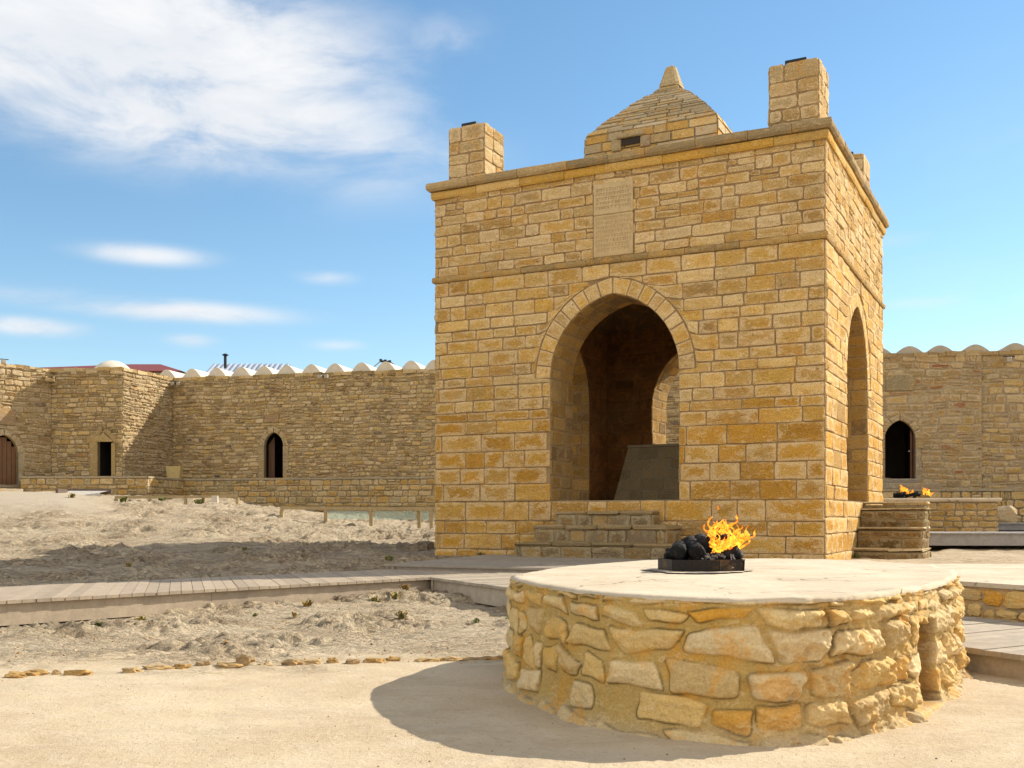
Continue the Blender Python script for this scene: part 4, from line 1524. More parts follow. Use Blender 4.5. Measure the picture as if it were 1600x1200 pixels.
def wall_seg(M, A, B, z0, z1, seed, holes=(), pal=PAL_R, rh=(.09, .17), bw=(.14, .46), mort=MORT_R, pale=(.50, .40, .26), split=.25, relief=(.02, .06), keepx=None, gap=.012, rough=.014, accent=(.05, [(.36, .2, .09), (.22, .17, .12)])):
    A, B = Vector(A), Vector(B)
    L = (B - A).length
    t_ = (B - A).normalized()
    nr = Vector((t_.y, -t_.x, 0))
    mf = plane_map(A, t_, nr)
    hl = [opening_loop(cx, w_, h0, hs, ri, 6) for (cx, w_, h0, hs, ri) in holes]
    holed_wall(M, mf, [(0, z0), (L, z0), (L, z1), (0, z1)], hl, mort)
    ks = [make_keep(cx, w_ + .16, hs, h0, ri + .16, .0) for (cx, w_, h0, hs, ri) in holes]
    def kp(x, y, bx=None):
        i_ = 0
        for k in ks:
            x, y, j = k(x, y, bx)
            i_ |= j
        if keepx:
            x, y, j = keepx(x, y)
            i_ |= j
        return x, y, i_
    masonry(M, mf, L, z1, pal=pal, v0=z0, seed=seed, rh=rh, bw=bw, gap=gap, relief=relief, rough=rough, npe=2, keep=kp, mort=mort, pale=pale, split=split, pk=.6, wob=.02, accent=accent)
    return mf, L, t_, nr

def cap_line(M, A, B, z, dep, seed, w=.55, cols=PAL_R):
    """irregular top stones along a wall"""
    A, B = Vector(A), Vector(B)
    L = (B - A).length
    t_ = (B - A).normalized()
    nr = Vector((t_.y, -t_.x, 0))
    r = random.Random(seed)
    u = 0
    while u < L:
        s = min(r.uniform(.2, w), L - u)
        if L - u - s < .15: s = L - u
        c = r.choice(cols)
        h = r.uniform(.05, .10)
        o = r.uniform(.01, .05)
        q_ = [A + t_ * u + nr * o, A + t_ * (u + s - .01) + nr * o, A + t_ * (u + s - .01) - nr * dep, A + t_ * u - nr * dep]
        i0 = [M.vert((p.x, p.y, z - .05), c) for p in q_]
        i1 = [M.vert((p.x, p.y, z + h + r.uniform(-.015, .015)), c) for p in q_]
        for k in range(4):
            M.f.append((i0[k], i0[(k + 1) % 4], i1[(k + 1) % 4], i1[k]))
        M.f.append(tuple(i1))
        u += s

def room(M, mf, cx, w_, z0, zs, rise, dep, thick=.14):
    loop = opening_loop(cx, w_, z0, zs, rise, 6)
    for j in range(len(loop) - 1):
        (x0, y0), (x1, y1) = loop[j], loop[j + 1]
        M.poly([mf(x0, y0, 0), mf(x0, y0, -thick), mf(x1, y1, -thick), mf(x1, y1, 0)], (.42, .34, .22))
def dark_room(mf, cx, w_, z0, z1, dep, thick, parent):
    M = MB()
    x0, x1 = cx - w_ - .12, cx + w_ + .12
    c = (.1, .1, .1)
    a = [mf(x0, z0, -thick), mf(x1, z0, -thick), mf(x1, z1, -thick), mf(x0, z1, -thick)]
    b_ = [mf(x0, z0, -dep), mf(x1, z0, -dep), mf(x1, z1, -dep), mf(x0, z1, -dep)]
    M.poly([b_[0], b_[1], b_[2], b_[3]], c)
    for k in range(4):
        k2 = (k + 1) % 4
        M.poly([a[k], b_[k], b_[k2], a[k2]], c)
    # inner side wall pieces either side of the opening
    M.poly([mf(x0, z0, -thick - .002), mf(cx - w_, z0, -thick - .002), mf(cx - w_, z1, -thick - .002), mf(x0, z1, -thick - .002)], c)
    M.poly([mf(cx + w_, z0, -thick - .002), mf(x1, z0, -thick - .002), mf(x1, z1, -thick - .002), mf(cx + w_, z1, -thick - .002)], c)
    M.build('dark_room', M_ROOM, parent, world=True)

def surround(mf, cx, w_, z0, zs, rise, parent, seed, ring=.16, cols=((.48, .37, .21), (.44, .33, .18)), sill=True):
    M = MB(seed)
    r = random.Random(seed)
    z = z0
    while z < zs - .01:
        h = min(r.uniform(.22, .34), zs - z)
        if zs - z - h < .12: h = zs - z
        for sgn in (-1, 1):
            wd = ring + r.uniform(0, .10)
            xa, xb = sorted((cx + sgn * w_, cx + sgn * (w_ + wd)))
            p = [(xa, z + .004), (xb, z + .004), (xb, z + h - .004), (xa, z + h - .004)]
            c = r.choice(cols)
            o = [M.vert(mf(x, y, .05), c) for x, y in p]
            i0 = [M.vert(mf(x, y, -.1), c) for x, y in p]
            for k in range(4):
                M.f.append((i0[k], i0[(k + 1) % 4], o[(k + 1) % 4], o[k]))
            M.f.append(tuple(o))
        z += h
    voussoirs(M, mf, cx, w_, zs, rise, ring + .05, 3, list(cols), seed, relief=(.05, .06))
    if sill:
        p = [(cx - w_ - .1, z0 - .10), (cx + w_ + .1, z0 - .10), (cx + w_ + .1, z0), (cx - w_ - .1, z0)]
        o = [M.vert(mf(x, y, .09), cols[0]) for x, y in p]
        i0 = [M.vert(mf(x, y, -.3), cols[0]) for x, y in p]
        for k in range(4):
            M.f.append((i0[k], i0[(k + 1) % 4], o[(k + 1) % 4], o[k]))
        M.f.append(tuple(o))
    return M.build('door_surround', M_RUBBLE, parent, world=True)

WZ0, WZ1 = 2.12, 6.05
a0 = P2(-90, 35.2)
a1 = P2(80, 38.2)
a2 = P2(192, 37.8)
a3 = P2(270, 40.7)
a4 = Vector((9.6, 35.2, 0))
left_range = thing('cell_range', (a2.x, a2.y, 0), 0, 'long rubble stone range of cells left of the temple with scalloped white roof', 'building')
M = MB(70)
L1 = (a1 - a0).length
mf1 = None
# segment A1 (sunlit at far left), hole = arched wooden door
def px_to_u(A, B, px):
    A, B = Vector(A), Vector(B)
    t_ = (B - A).normalized()
    k = (px - 800) / 1648.0
    u = (k * A.y - A.x) / (t_.x - k * t_.y)
    return u
uD1 = px_to_u(a0, a1, 6)
mfA1, _, _, _ = wall_seg(M, a0, a1, .6, WZ1, 700, holes=[(uD1, .50, 1.88, 3.0, .62)], pal=[(.50, .38, .22), (.44, .33, .18), (.54, .43, .27), (.40, .28, .14)], rh=(.12, .22), bw=(.2, .5))
uD2 = px_to_u(a1, a2, 164)
mfA2, _, _, _ = wall_seg(M, a1, a2, .6, WZ1, 710, holes=[(uD2, .27, 2.12, 3.44, .06)], pal=PAL_R + [(.46, .32, .14)], rh=(.10, .2), bw=(.18, .5), mort=(.38, .29, .17))
mfB, _, _, _ = wall_seg(M, a2, a3, .6, WZ1, 720, pal=[(.46, .36, .22), (.50, .40, .25), (.40, .31, .19), (.36, .27, .16)])
uD3 = px_to_u(a3, a4, 428)
mfC, LC, tC, nC = wall_seg(M, a3, a4, .6, WZ1, 730, holes=[(uD3, .39, 2.22, 3.42, .52)])
for (A, B, dep) in ((a0, a1, .7), (a1, a2, .7), (a2, a3, .7), (a3, a4, .7)):
    cap_line(M, A, B, WZ1, dep, int(A.x * 7) % 97)
# reveals
room(M, mfA1, uD1, .50, 1.88, 3.0, .62, 3)
room(M, mfA2, uD2, .27, 2.12, 3.44, .06, 3)
room(M, mfC, uD3, .39, 2.22, 3.42, .52, 3)
# solid body behind the facade: roof slabs and rear walls
back = [a0 + Vector((-4, 3, 0)), a1 + Vector((-3.5, 5, 0)), Vector((a2.x - 2.5, a3.y + 5, 0)), a3 + Vector((0, 5, 0)), a4 + Vector((1, 5, 0))]
front = [a0, a1, a2, a3, a4]
zt = WZ1 - .06
for i in range(4):
    M.poly([tuple(front[i][:2]) + (zt,), tuple(front[i + 1][:2]) + (zt,), tuple(back[i + 1][:2]) + (zt,), tuple(back[i][:2]) + (zt,)], (.45, .37, .25))
    M.poly([tuple(back[i + 1][:2]) + (0.3,), tuple(back[i][:2]) + (0.3,), tuple(back[i][:2]) + (zt,), tuple(back[i + 1][:2]) + (zt,)], (.45, .37, .25))
M.poly([tuple(a4[:2]) + (.3,), tuple(back[4][:2]) + (.3,), tuple(back[4][:2]) + (zt,), tuple(a4[:2]) + (zt,)], (.45, .37, .25))
M.poly([tuple(back[0][:2]) + (.3,), tuple(a0[:2]) + (.3,), tuple(a0[:2]) + (zt,), tuple(back[0][:2]) + (zt,)], (.45, .37, .25))
M.build('wall', M_RUBBLE, left_range, world=True)
for (mf, u_, w_, z0_, z1_) in ((mfA1, uD1, .5, 1.88, 3.9), (mfA2, uD2, .3, 2.12, 3.8), (mfC, uD3, .39, 2.22, 4.1)):
    dark_room(mf, u_, w_, z0_, z1_, 2.2, .14, left_range)
surround(mfA1, uD1, .50, 1.88, 3.0, .62, left_range, 11, cols=((.52, .43, .29), (.50, .41, .27)))
surround(mfC, uD3, .39, 2.22, 3.42, .52, left_range, 12)
# gabled surround of the narrow door
M = MB(13)
for (x0, x1, z0_, z1_) in ((uD2 - .55, uD2 - .27, 2.12, 3.44), (uD2 + .27, uD2 + .42, 2.12, 3.40)):
    p = [(x0, z0_), (x1, z0_), (x1, z1_), (x0, z1_)]
    M.prism([(0, 0)], 0, 0) if False else None
    o_ = [M.vert(mfA2(x, y, .05), (.50, .36, .16)) for x, y in p]
    i_ = [M.vert(mfA2(x, y, -.1), (.50, .36, .16)) for x, y in p]
    for k in range(4):
        M.f.append((i_[k], i_[(k + 1) % 4], o_[(k + 1) % 4], o_[k]))
    M.f.append(tuple(o_))
for (pts_, c_) in (([(uD2 - .50, 3.46), (uD2 + .34, 3.46), (uD2 - .04, 3.78)], (.52, .38, .17)),
                   ([(uD2 - .74, 3.42), (uD2 - .56, 3.42), (uD2 - .08, 3.84), (uD2 - .12, 4.06)], (.46, .33, .16)),
                   ([(uD2 + .40, 3.42), (uD2 + .60, 3.42), (uD2 + .02, 4.04), (uD2 - .02, 3.84)], (.44, .32, .16))):
    o_ = [M.vert(mfA2(x, y, .055), c_) for x, y in pts_]
    i_ = [M.vert(mfA2(x, y, -.1), c_) for x, y in pts_]
    n = len(pts_)
    for k in range(n):
        M.f.append((i_[k], i_[(k + 1) % n], o_[(k + 1) % n], o_[k]))
    M.f.append(tuple(o_))
M.build('door_surround', M_RUBBLE, left_range, world=True)
# wooden doors
M = MB(14)
for k in range(6):
    x0 = uD1 - .49 + .98 * k / 6
    top = 3.0 + .60 * (1 - abs((x0 + .08 - uD1) / .5)) ** .55
    p = [(x0 + .006, 1.89), (x0 + .157, 1.89), (x0 + .157, top), (x0 + .006, top)]
    o_ = [M.vert(mfA1(x, y, -.12), (1, 1, 1)) for x, y in p]
    M.f.append(tuple(o_))
M.build('door', simple_mat('brown_door', (.20, .10, .045), .6, .3, 6, .3, .01, stretch=(5, 5, .5)), left_range, world=True)
M = MB(15)
p = [(uD3 - .37, 2.23), (uD3 - .12, 2.23), (uD3 - .12, 3.82), (uD3 - .37, 3.5)]
M.poly([mfC(x, y, -.30) for x, y in p])
M.build('door', M_DARKWOOD, left_range, world=True)
# small plaques over the doors
for (mf, x0, x1, z0_, z1_) in ((mfC, uD3 - .32, uD3 + .22, 4.34, 4.60), (mfA1, uD1 - .3, px_to_u(a0, a1, 23), 3.98, 4.55)):
    M = MB(16)
    p = [(x0, z0_), (x1, z0_), (x1, z1_), (x0, z1_)]
    o_ = [M.vert(mf(x, y, .075), (.44, .30, .17)) for x, y in p]
    i_ = [M.vert(mf(x, y, -.1), (.44, .30, .17)) for x, y in p]
    for k in range(4):
        M.f.append((i_[k], i_[(k + 1) % 4], o_[(k + 1) % 4], o_[k]))
    M.f.append(tuple(o_))
    M.build('plaque', M_RUBBLE, left_range, world=True)

# roof vaults: barrel ends seen over the parapet
def vault(A, t_, nr, u0, wd, ht, z, length, parent, seed, mat=M_WHITE, cut=.0):
    M = MB(seed)
    n = 18
    fr, bk, inn = [], [], []
    for k in range(n + 1):
        f = k / n
        x = u0 + wd * f
        h = ht * (math.sin(math.pi * f) ** 1.15)
        for (lst, d, dz) in ((fr, -.35, 0), (bk, -length, 0)):
            p = A + t_ * x + nr * d
            lst.append(M.vert((p.x, p.y, z + h + dz), (1, 1, 1)))
    base0 = A + t_ * u0 + nr * -.35
    base1 = A + t_ * (u0 + wd) + nr * -.35
    b0 = M.vert((base0.x, base0.y, z - .2))
    b1 = M.vert((base1.x, base1.y, z - .2))
    M.f.append(tuple([b0, b1] + fr[::-1]))
    for k in range(n):
        M.f.append((fr[k], fr[k + 1], bk[k + 1], bk[k]))
    return M.build('roof_vault', mat, parent, world=True)
peaks = [252, 292, 331, 369, 405, 441, 480, 517, 559, 597, 637, 674, 712, 750]
us = [px_to_u(a3, a4, p) for p in peaks]
wds = [.93] * len(us)
for i, u_ in enumerate(us):
    wd = .96
    vault(a3, tC, nC, u_ - wd / 2, wd, .43, WZ1 + .03, 4.6, left_range, 800 + i)
# dome on the corner block
M = MB(17)
dc = P2(176, 40.6)
rings = []
rd = .84
for k in range(10):
    f = k / 9 * math.pi / 2
    rings.append([M.vert((dc.x + rd * math.cos(f) * math.cos(a), dc.y + rd * math.cos(f) * math.sin(a), WZ1 - .10 + .82 * math.sin(f))) for a in [2 * math.pi * q_ / 36 for q_ in range(36)]])
for s0, s1 in zip(rings, rings[1:]):
    for k in range(36):
        M.f.append((s0[k], s0[(k + 1) % 36], s1[(k + 1) % 36], s1[k]))
M.build('dome', M_WHITE, left_range, world=True, smooth=True)

# ledge in front of the walls
def ledge(name, pts_front, z0, z1, dep_pts, seed, label, mort=(.42, .32, .18)):
    th_ = thing(name, tuple(pts_front[1]), 0, label, 'ledge')
    M = MB(seed)
    for i in range(len(pts_front) - 1):
        A, B = pts_front[i], pts_front[i + 1]
        L = (B - A).length
        t_ = (B - A).normalized()
        nr = Vector((t_.y, -t_.x, 0))
        mf = plane_map(A, t_, nr)
        M.poly([mf(0, z0), mf(L, z0), mf(L, z1), mf(0, z1)], mort)
        masonry(M, mf, L, z1 - .05, pal=PAL_R[:3] + PAL_T[:3] + [(.40, .32, .16)], v0=z0, seed=seed + i, rh=(.13, .24), bw=(.2, .5), gap=.012, relief=(.02, .05), rough=.015, npe=2, mort=mort, pale=(.5, .4, .24), split=.15)
    M.build('rubble_face', M_RUBBLE, th_, world=True)
    M = MB(seed + 50)
    for i in range(len(pts_front) - 1):
        A, B = pts_front[i], pts_front[i + 1]
        C_, D_ = dep_pts[i + 1], dep_pts[i]
        t_ = (B - A).normalized()
        nr = Vector((t_.y, -t_.x, 0)) * .05
        q_ = [A + nr, B + nr, C_, D_]
        i0 = [M.vert((p.x, p.y, z1 - .05), (.46, .38, .25)) for p in q_]
        i1 = [M.vert((p.x, p.y, z1 + .02), (.50, .42, .29)) for p in q_]
        for k in range(4):
            M.f.append((i0[k], i0[(k + 1) % 4], i1[(k + 1) % 4], i1[k]))
        M.f.append(tuple(i1))
    M.build('ledge_slab', M_RUBBLE, th_, world=True)
    return th_
l0, l1_, l2, l3, l4 = P2(32, 36.4), P2(100, 36.9), P2(230, 36.3), P2(286, 38.8), Vector((9.2, 34.0, 0))
ledge('stone_ledge', [l0, l2, l3, l4], .5, 2.14, [a0 + (a1 - a0) * .72, a2, a3, a4], 900, 'long raised rubble ledge running along the foot of the left cell range')

# right range
b0_ = Vector((8.9, 30.3, 0))
b1_ = P2(1534, 29.55)
b2_ = b1_ + Vector((12, -2.0, 0))
rr_range = thing('cell_range', (b1_.x, b1_.y, 0), 0, 'squared stone wall right of the temple with a pointed black doorway', 'building')
M = MB(90)
RZ0, RZ1 = .6, 5.33
uD4 = px_to_u(b0_, b1_, 1406)
def kpp(x, y):
    ua, ub = px_to_u(b0_, b1_, 1384), px_to_u(b0_, b1_, 1428)
    if ua < x < ub and 4.33 < y < 4.78:
        return (ua if x < (ua + ub) / 2 else ub), y, 1
    return x, y, 0
PAL_Q = [(.54, .38, .18), (.48, .33, .16), (.60, .44, .23), (.42, .30, .16), (.58, .39, .15), (.52, .41, .24)]
mfD, LD, tD, nD = wall_seg(M, b0_, b1_, RZ0, RZ1, 740, holes=[(uD4, .42, 1.80, 2.95, .55)], pal=PAL_Q, rh=(.13, .24), bw=(.22, .62), mort=(.52, .41, .26), split=.3, keepx=kpp, relief=(.012, .03), gap=.016, accent=(.06, [(.40, .16, .07), (.42, .22, .10)]))
b1c = b1_ + Vector((.0, .06, 0))
mfE, LE, tE, nE = wall_seg(M, b1c, b2_, RZ0, RZ1, 750, pal=PAL_Q + PAL_R[:3], rh=(.14, .26), bw=(.2, .55), mort=(.52, .41, .27), split=.3, relief=(.012, .035), gap=.016)
M.poly([tuple(b0_[:2]) + (RZ0,), tuple(b0_[:2]) + (RZ1,), (b0_.x + .5, b0_.y + 5, RZ1), (b0_.x + .5, b0_.y + 5, RZ0)], (.42, .34, .22))
bb = [b0_, b1_, b2_]
bk = [b0_ + Vector((.5, 5, 0)), b1_ + Vector((.5, 5, 0)), b2_ + Vector((.5, 5, 0))]
for i in range(2):
    M.poly([tuple(bb[i][:2]) + (RZ1 - .04,), tuple(bb[i + 1][:2]) + (RZ1 - .04,), tuple(bk[i + 1][:2]) + (RZ1 - .04,), tuple(bk[i][:2]) + (RZ1 - .04,)], (.45, .38, .28))
    M.poly([tuple(bk[i + 1][:2]) + (.3,), tuple(bk[i][:2]) + (.3,), tuple(bk[i][:2]) + (RZ1 - .04,), tuple(bk[i + 1][:2]) + (RZ1 - .04,)], (.45, .38, .28))
cap_line(M, b0_, b1_, RZ1, .6, 5, cols=PAL_Q)
cap_line(M, b1c, b2_, RZ1, .6, 6, cols=PAL_Q)
room(M, mfD, uD4, .42, 1.80, 2.95, .55, 3)
M.build('wall', M_RUBBLE, rr_range, world=True)
dark_room(mfD, uD4, .42, 1.80, 3.7, 2.2, .14, rr_range)
surround(mfD, uD4, .42, 1.80, 2.95, .55, rr_range, 21, ring=.12, cols=((.44, .36, .24), (.48, .36, .18)))
M = MB(22)
for (x0, x1) in ((uD4 + .30, uD4 + .36), (uD4 + .38, uD4 + .415)):
    M.poly([mfD(x, y, -.12) for x, y in ((x0, 1.80), (x1, 1.80), (x1, 3.1), (x0, 3.25))])
M.poly([mfD(x, y, -.115) for x, y in ((uD4 - .415, 1.80), (uD4 - .37, 1.80), (uD4 - .37, 3.1), (uD4 - .415, 3.0))])
M.build('door_frame', simple_mat('frame_wood', (.13, .05, .028), .5, .3, 8, .2, .005), rr_range, world=True)
M = MB(23)
M.tube([tuple(mfD(uD4 + .26, 2.62, -.1)), tuple(mfD(uD4 + .26, 2.62, -.04))], .02, 8)
M.build('door_handle', M_LAMP, rr_range, world=True)
M = MB(24)
ua, ub = px_to_u(b0_, b1_, 1384), px_to_u(b0_, b1_, 1428)
p = [(ua, 4.34), (ub, 4.34), (ub, 4.77), (ua, 4.77)]
o_ = [M.vert(mfD(x, y, .045), (.40, .32, .18)) for x, y in p]
i_ = [M.vert(mfD(x, y, -.1), (.40, .32, .18)) for x, y in p]
for k in range(4):
    M.f.append((i_[k], i_[(k + 1) % 4], o_[(k + 1) % 4], o_[k]))
M.f.append(tuple(o_))
M.build('plaque', M_RUBBLE, rr_range, world=True)
for i, px in enumerate((1375, 1425, 1473, 1529)):
    u_ = px_to_u(b0_, b1_, px)
    vault(b0_, tD, nD, u_ - .48, .96, .27, RZ1 + .05, 4, rr_range, 830 + i, mat=simple_mat('grey_plaster%d' % i, (.44, .39, .30), .9, .2, 4, .2, .01) if i == 0 else bpy.data.materials['grey_plaster0'])
for i, px in enumerate((1592, 1652, 1715)):
    u_ = px_to_u(b1c, b2_, px)
    vault(b1c, tE, nE, u_ - .5, 1.0, .29, RZ1 + .05, 4, rr_range, 840 + i, mat=bpy.data.materials['grey_plaster0'])
c0_, c1_, c2_ = Vector((8.3, 28.6, 0)), P2(1534, 28.0), P2(1534, 28.0) + Vector((11, -1.8, 0))
ledge('stone_ledge', [c0_, c1_, c2_], .4, 1.49, [b0_, b1_, b2_], 930, 'dark rubble ledge under the black doorway right of the temple', mort=(.34, .28, .19))
# door steps on the ledge
st = thing('door_step', tuple(P2(1412, 28.7) + Vector((0, 0, 1.51))), R(-9), 'pair of grey stone steps below the black doorway on the right', 'steps')
M = MB(3)
M.box((-.75, -.25, 0), (.95, .65, .16), (.42, .36, .27), .02, .008)
M.build('lower_step', M_RUBBLE, st)
M = MB(3)
M.box((-.6, .1, .163), (.55, .7, .285), (.38, .33, .25), .02, .008)
M.build('upper_step', M_RUBBLE, st)
# block standing between
o = rock_mesh(61, .36, .25, .24, [(.56, .46, .30)]).build('boulder', M_RUBBLE)
o.location = P2(1566, 25.5) + Vector((0, 0, .80))
tag(o, 'large pale boulder in front of the dark ledge at the right edge', 'boulder')

# ------------------------------------------------------------------ things behind and on the ranges
def at3(px, py, D):
    return Vector(((px - 800) / 1648.0 * D, D, EYE + (808 - py) / 1648.0 * D))
# house with red roof
hs = thing('house', (-21.5, 58, 0), 0, 'house with dark red hipped roof showing behind the left range', 'house')
M = MB(1)
M.box((-28.5, 55, 0), (-17.8, 65, 8.3), (.5, .45, .38))
M.build('wall', M_WHITE, hs, world=True)
M = MB(2)
e = [(-29.2, 54.3), (-17.0, 54.3), (-17.0, 65.5), (-29.2, 65.5)]
i0 = [M.vert((x, y, 8.28), (1, 1, 1)) for x, y in e]
rdg = [M.vert((-21.6, 60, 9.45)), M.vert((-20.0, 60, 9.45))]
M.f += [(i0[0], i0[1], rdg[1], rdg[0]), (i0[1], i0[2], rdg[1]), (i0[2], i0[3], rdg[0], rdg[1]), (i0[3], i0[0], rdg[0]), (i0[3], i0[2], i0[1], i0[0])]
M.build('roof', M_RED, hs, world=True)
# shed with corrugated roof
sh = thing('shed', (-14, 54, 0), 0, 'shed with blue-grey ribbed sheet metal roof behind the scalloped vaults', 'building')
M = MB(3)
M.box((-15.9, 55.3, 0), (-11.4, 61, 8.0), (.5, .45, .4))
M.build('wall', M_WHITE, sh, world=True)
M = MB(4)
nn = 60
x0, x1 = -16.2, -11.9
for k in range(nn):
    a, b_ = x0 + (x1 - x0) * k / nn, x0 + (x1 - x0) * (k + 1) / nn
    ha, hb = (.06 if k % 4 in (1, 2) else 0), (.06 if (k + 1) % 4 in (1, 2) else 0)
    M.poly([(a, 54.6, 7.86 + ha), (b_, 54.6, 7.86 + hb), (b_ - .25, 58.0, 9.15 + hb), (a - .25, 58.0, 9.15 + ha)], (.4, .45, .5))
M.build('roof', M_METAL, sh, world=True)
M = MB(5)
f0 = at3(352, 575, 56)
f1 = at3(352, 556, 56)
M.tube([f0, f1], .075, 10)
M.tube([f1 + Vector((0, 0, -.02)), f1 + Vector((0, 0, .05)), f1 + Vector((0, 0, .12))], [.08, .19, .05], 10)
M.build('stove_pipe', M_BLACK, sh, world=True)
# utility pole with wires
up = thing('utility_pole', (at3(600, 600, 62).x, 62, 0), 0, 'thin utility pole top with insulators and wires beyond the scalloped roof', 'pole')
M = MB(6)
tp = at3(602, 566, 62)
M.tube([(tp.x, tp.y, 0), tp], .12, 8)
M.build('pole', M_BLACK, up, world=True)
M = MB(6)
M.tube([at3(593, 564, 62), at3(611, 566, 62)], .07, 6)
for px, py in ((595, 563), (602, 564), (609, 565)):
    M.tube([at3(px, py + 3, 62), at3(px, py - 2, 62)], .09, 6)
M.build('crossarm', M_BLACK, up, world=True)
M = MB(7)
for (a_, b_, sag) in (((595, 564, 62), (520, 578, 50), 2.0), ((609, 565, 62), (690, 585, 70), 1.0)):
    p0, p1 = at3(*a_), at3(*b_)
    M.tube([p0 + (p1 - p0) * (k / 12) - Vector((0, 0, .5 * math.sin(math.pi * k / 12))) for k in range(13)], .035, 4)
M.build('wire', M_BLACK, up, world=True)
# cable drooping right of temple
# floodlights
def flood(px, py, D, rz, lab, n=2):
    p = at3(px, py, D)
    t_ = thing('floodlight', tuple(p), rz, lab, 'floodlight', 'floodlights on the walls')
    for k in range(n):
        M = MB(8)
        x = (k - (n - 1) / 2) * .26
        M.box((x - .07, -.20, -.08), (x + .07, -.08, .07), (1, 1, 1), .02)
        M.build('lamp_head', M_LAMP, t_)
    M = MB(9)
    M.tube([(0, .06, .02), (0, -.14, .02)], .03, 8)
    M.box((-.16, -.15, .073), (.16, -.12, .10), (1, 1, 1), .005)
    M.build('bracket', M_BLACK, t_)
uu = px_to_u(a3, a4, 507)
flood(507, 589, (a3 + tC * uu).y - .12, math.atan2(tC.y, tC.x), 'pair of small floodlights under the parapet above and right of the arched doorway')
uu = px_to_u(a3, a4, 277)
flood(277, 600, (a3 + tC * uu).y - .10, math.atan2(tC.y, tC.x), 'pair of small floodlights in the inner corner beside the planter')
uu = px_to_u(b1c, b2_, 1574)
flood(1574, 563, (b1c + tE * uu).y - .12, math.atan2(tE.y, tE.x), 'single grey floodlight high on the right hand wall', 1)
flood(4, 566, 36.5, R(40), 'floodlight on top of the wall at the far left edge', 1)
# stone spout
sp_ = MB(10)
p = at3(79, 591, 38.1)
sp_.box((-.16, -.55, -.12), (.16, .1, .0), (.5, .36, .17), .02, .006)
sp_.box((-.16, -.55, 0.003), (-.09, .1, .07), (.5, .36, .17), .02, .006)
sp_.box((.09, -.55, 0.003), (.16, .1, .07), (.5, .36, .17), .02, .006)
o = sp_.build('water_spout', M_RUBBLE)
o.location = p
o.rotation_euler = (R(8), 0, R(20))
tag(o, 'jutting stone water spout near the wall top in the left inner corner', 'spout')

# planter
pp_ = P2(273, 38.95)
pt = thing('planter', (pp_.x, pp_.y, 2.165), R(5), 'plain ochre tapered box planter on the ledge in the corner', 'planter')
M = MB(11)
n_ = 4
for (hw0, z0_, hw1, z1_) in ((.21, 0, .27, .46),):
    lo = [M.vert((x * hw0, y * hw0, z0_)) for x, y in ((-1, -1), (1, -1), (1, 1), (-1, 1))]
    hi_ = [M.vert((x * hw1, y * hw1, z1_)) for x, y in ((-1, -1), (1, -1), (1, 1), (-1, 1))]
    ri = [M.vert((x * (hw1 - .04), y * (hw1 - .04), z1_)) for x, y in ((-1, -1), (1, -1), (1, 1), (-1, 1))]
    rb = [M.vert((x * (hw1 - .05), y * (hw1 - .05), z1_ - .08)) for x, y in ((-1, -1), (1, -1), (1, 1), (-1, 1))]
    for a_, b_ in ((lo, hi_), (hi_, ri), (ri, rb)):
        for k in range(4):
            M.f.append((a_[k], a_[(k + 1) % 4], b_[(k + 1) % 4], b_[k]))
    M.f.append(tuple(rb))
M.build('box', M_PLANTER, pt)

# low railings round the excavation
def railing(pts_px, lab, posts, rail_r=.05, glass=False, seed=1):
    p0 = at3(*pts_px[0])
    t_ = thing('low_railing', (p0.x, p0.y, 0), 0, lab, 'railing')
    P = [at3(*p) for p in pts_px]
    M = MB(seed)
    for a_, b_ in zip(P, P[1:]):
        d = (b_ - a_).normalized()
        s = Vector((-d.y, d.x, 0)).normalized() * .05
        up_ = Vector((0, 0, .04))
        v8 = [M.vert(q_) for q_ in (a_ - s - up_, b_ - s - up_, b_ + s - up_, a_ + s - up_, a_ - s + up_, b_ - s + up_, b_ + s + up_, a_ + s + up_)]
        for fq in ((3, 2, 1, 0), (4, 5, 6, 7), (0, 1, 5, 4), (1, 2, 6, 5), (2, 3, 7, 6), (3, 0, 4, 7)):
            M.f.append(tuple(v8[k] for k in fq))
    M.build('rail', M_WOODNEW, t_, world=True)
    for (px, py, D, ln) in posts:
        p = at3(px, py, D)
        M = MB(seed + 1)
        M.box((p.x - .045, p.y - .045, p.z - ln), (p.x + .045, p.y + .045, p.z - .042), (1, 1, 1), .008)
        M.build('post', M_WOODNEW, t_, world=True)
    if glass:
        for (i, (q0, q1)) in enumerate(zip(posts, posts[1:])):
            a_, b_ = at3(*q0[:3]), at3(*q1[:3])
            if i < 1: continue
            M = MB(seed + 2)
            d = (b_ - a_).normalized() * .07
            lo_ = .06
            M.poly([a_ + d - Vector((0, 0, .28)), b_ - d - Vector((0, 0, .28)), b_ - d - Vector((0, 0, lo_)), a_ + d - Vector((0, 0, lo_))])
            off_ = Vector((0, .012, 0))
            M.poly([a_ + d - Vector((0, 0, .28)) + off_, b_ - d - Vector((0, 0, .28)) + off_, b_ - d - Vector((0, 0, lo_)) + off_, a_ + d - Vector((0, 0, lo_)) + off_][::-1])
            M.build('glass_panel', M_GLASS, t_, world=True)
railing([(180, 777, 32.0), (290, 776.5, 32.2), (372, 775, 32.6)], 'low wooden railing before the ledge near the planter', [(181, 777, 32.0, .35), (234, 777, 32.1, .4), (290, 776.5, 32.2, .6), (318, 776, 32.4, .4), (371, 775, 32.6, .4)])
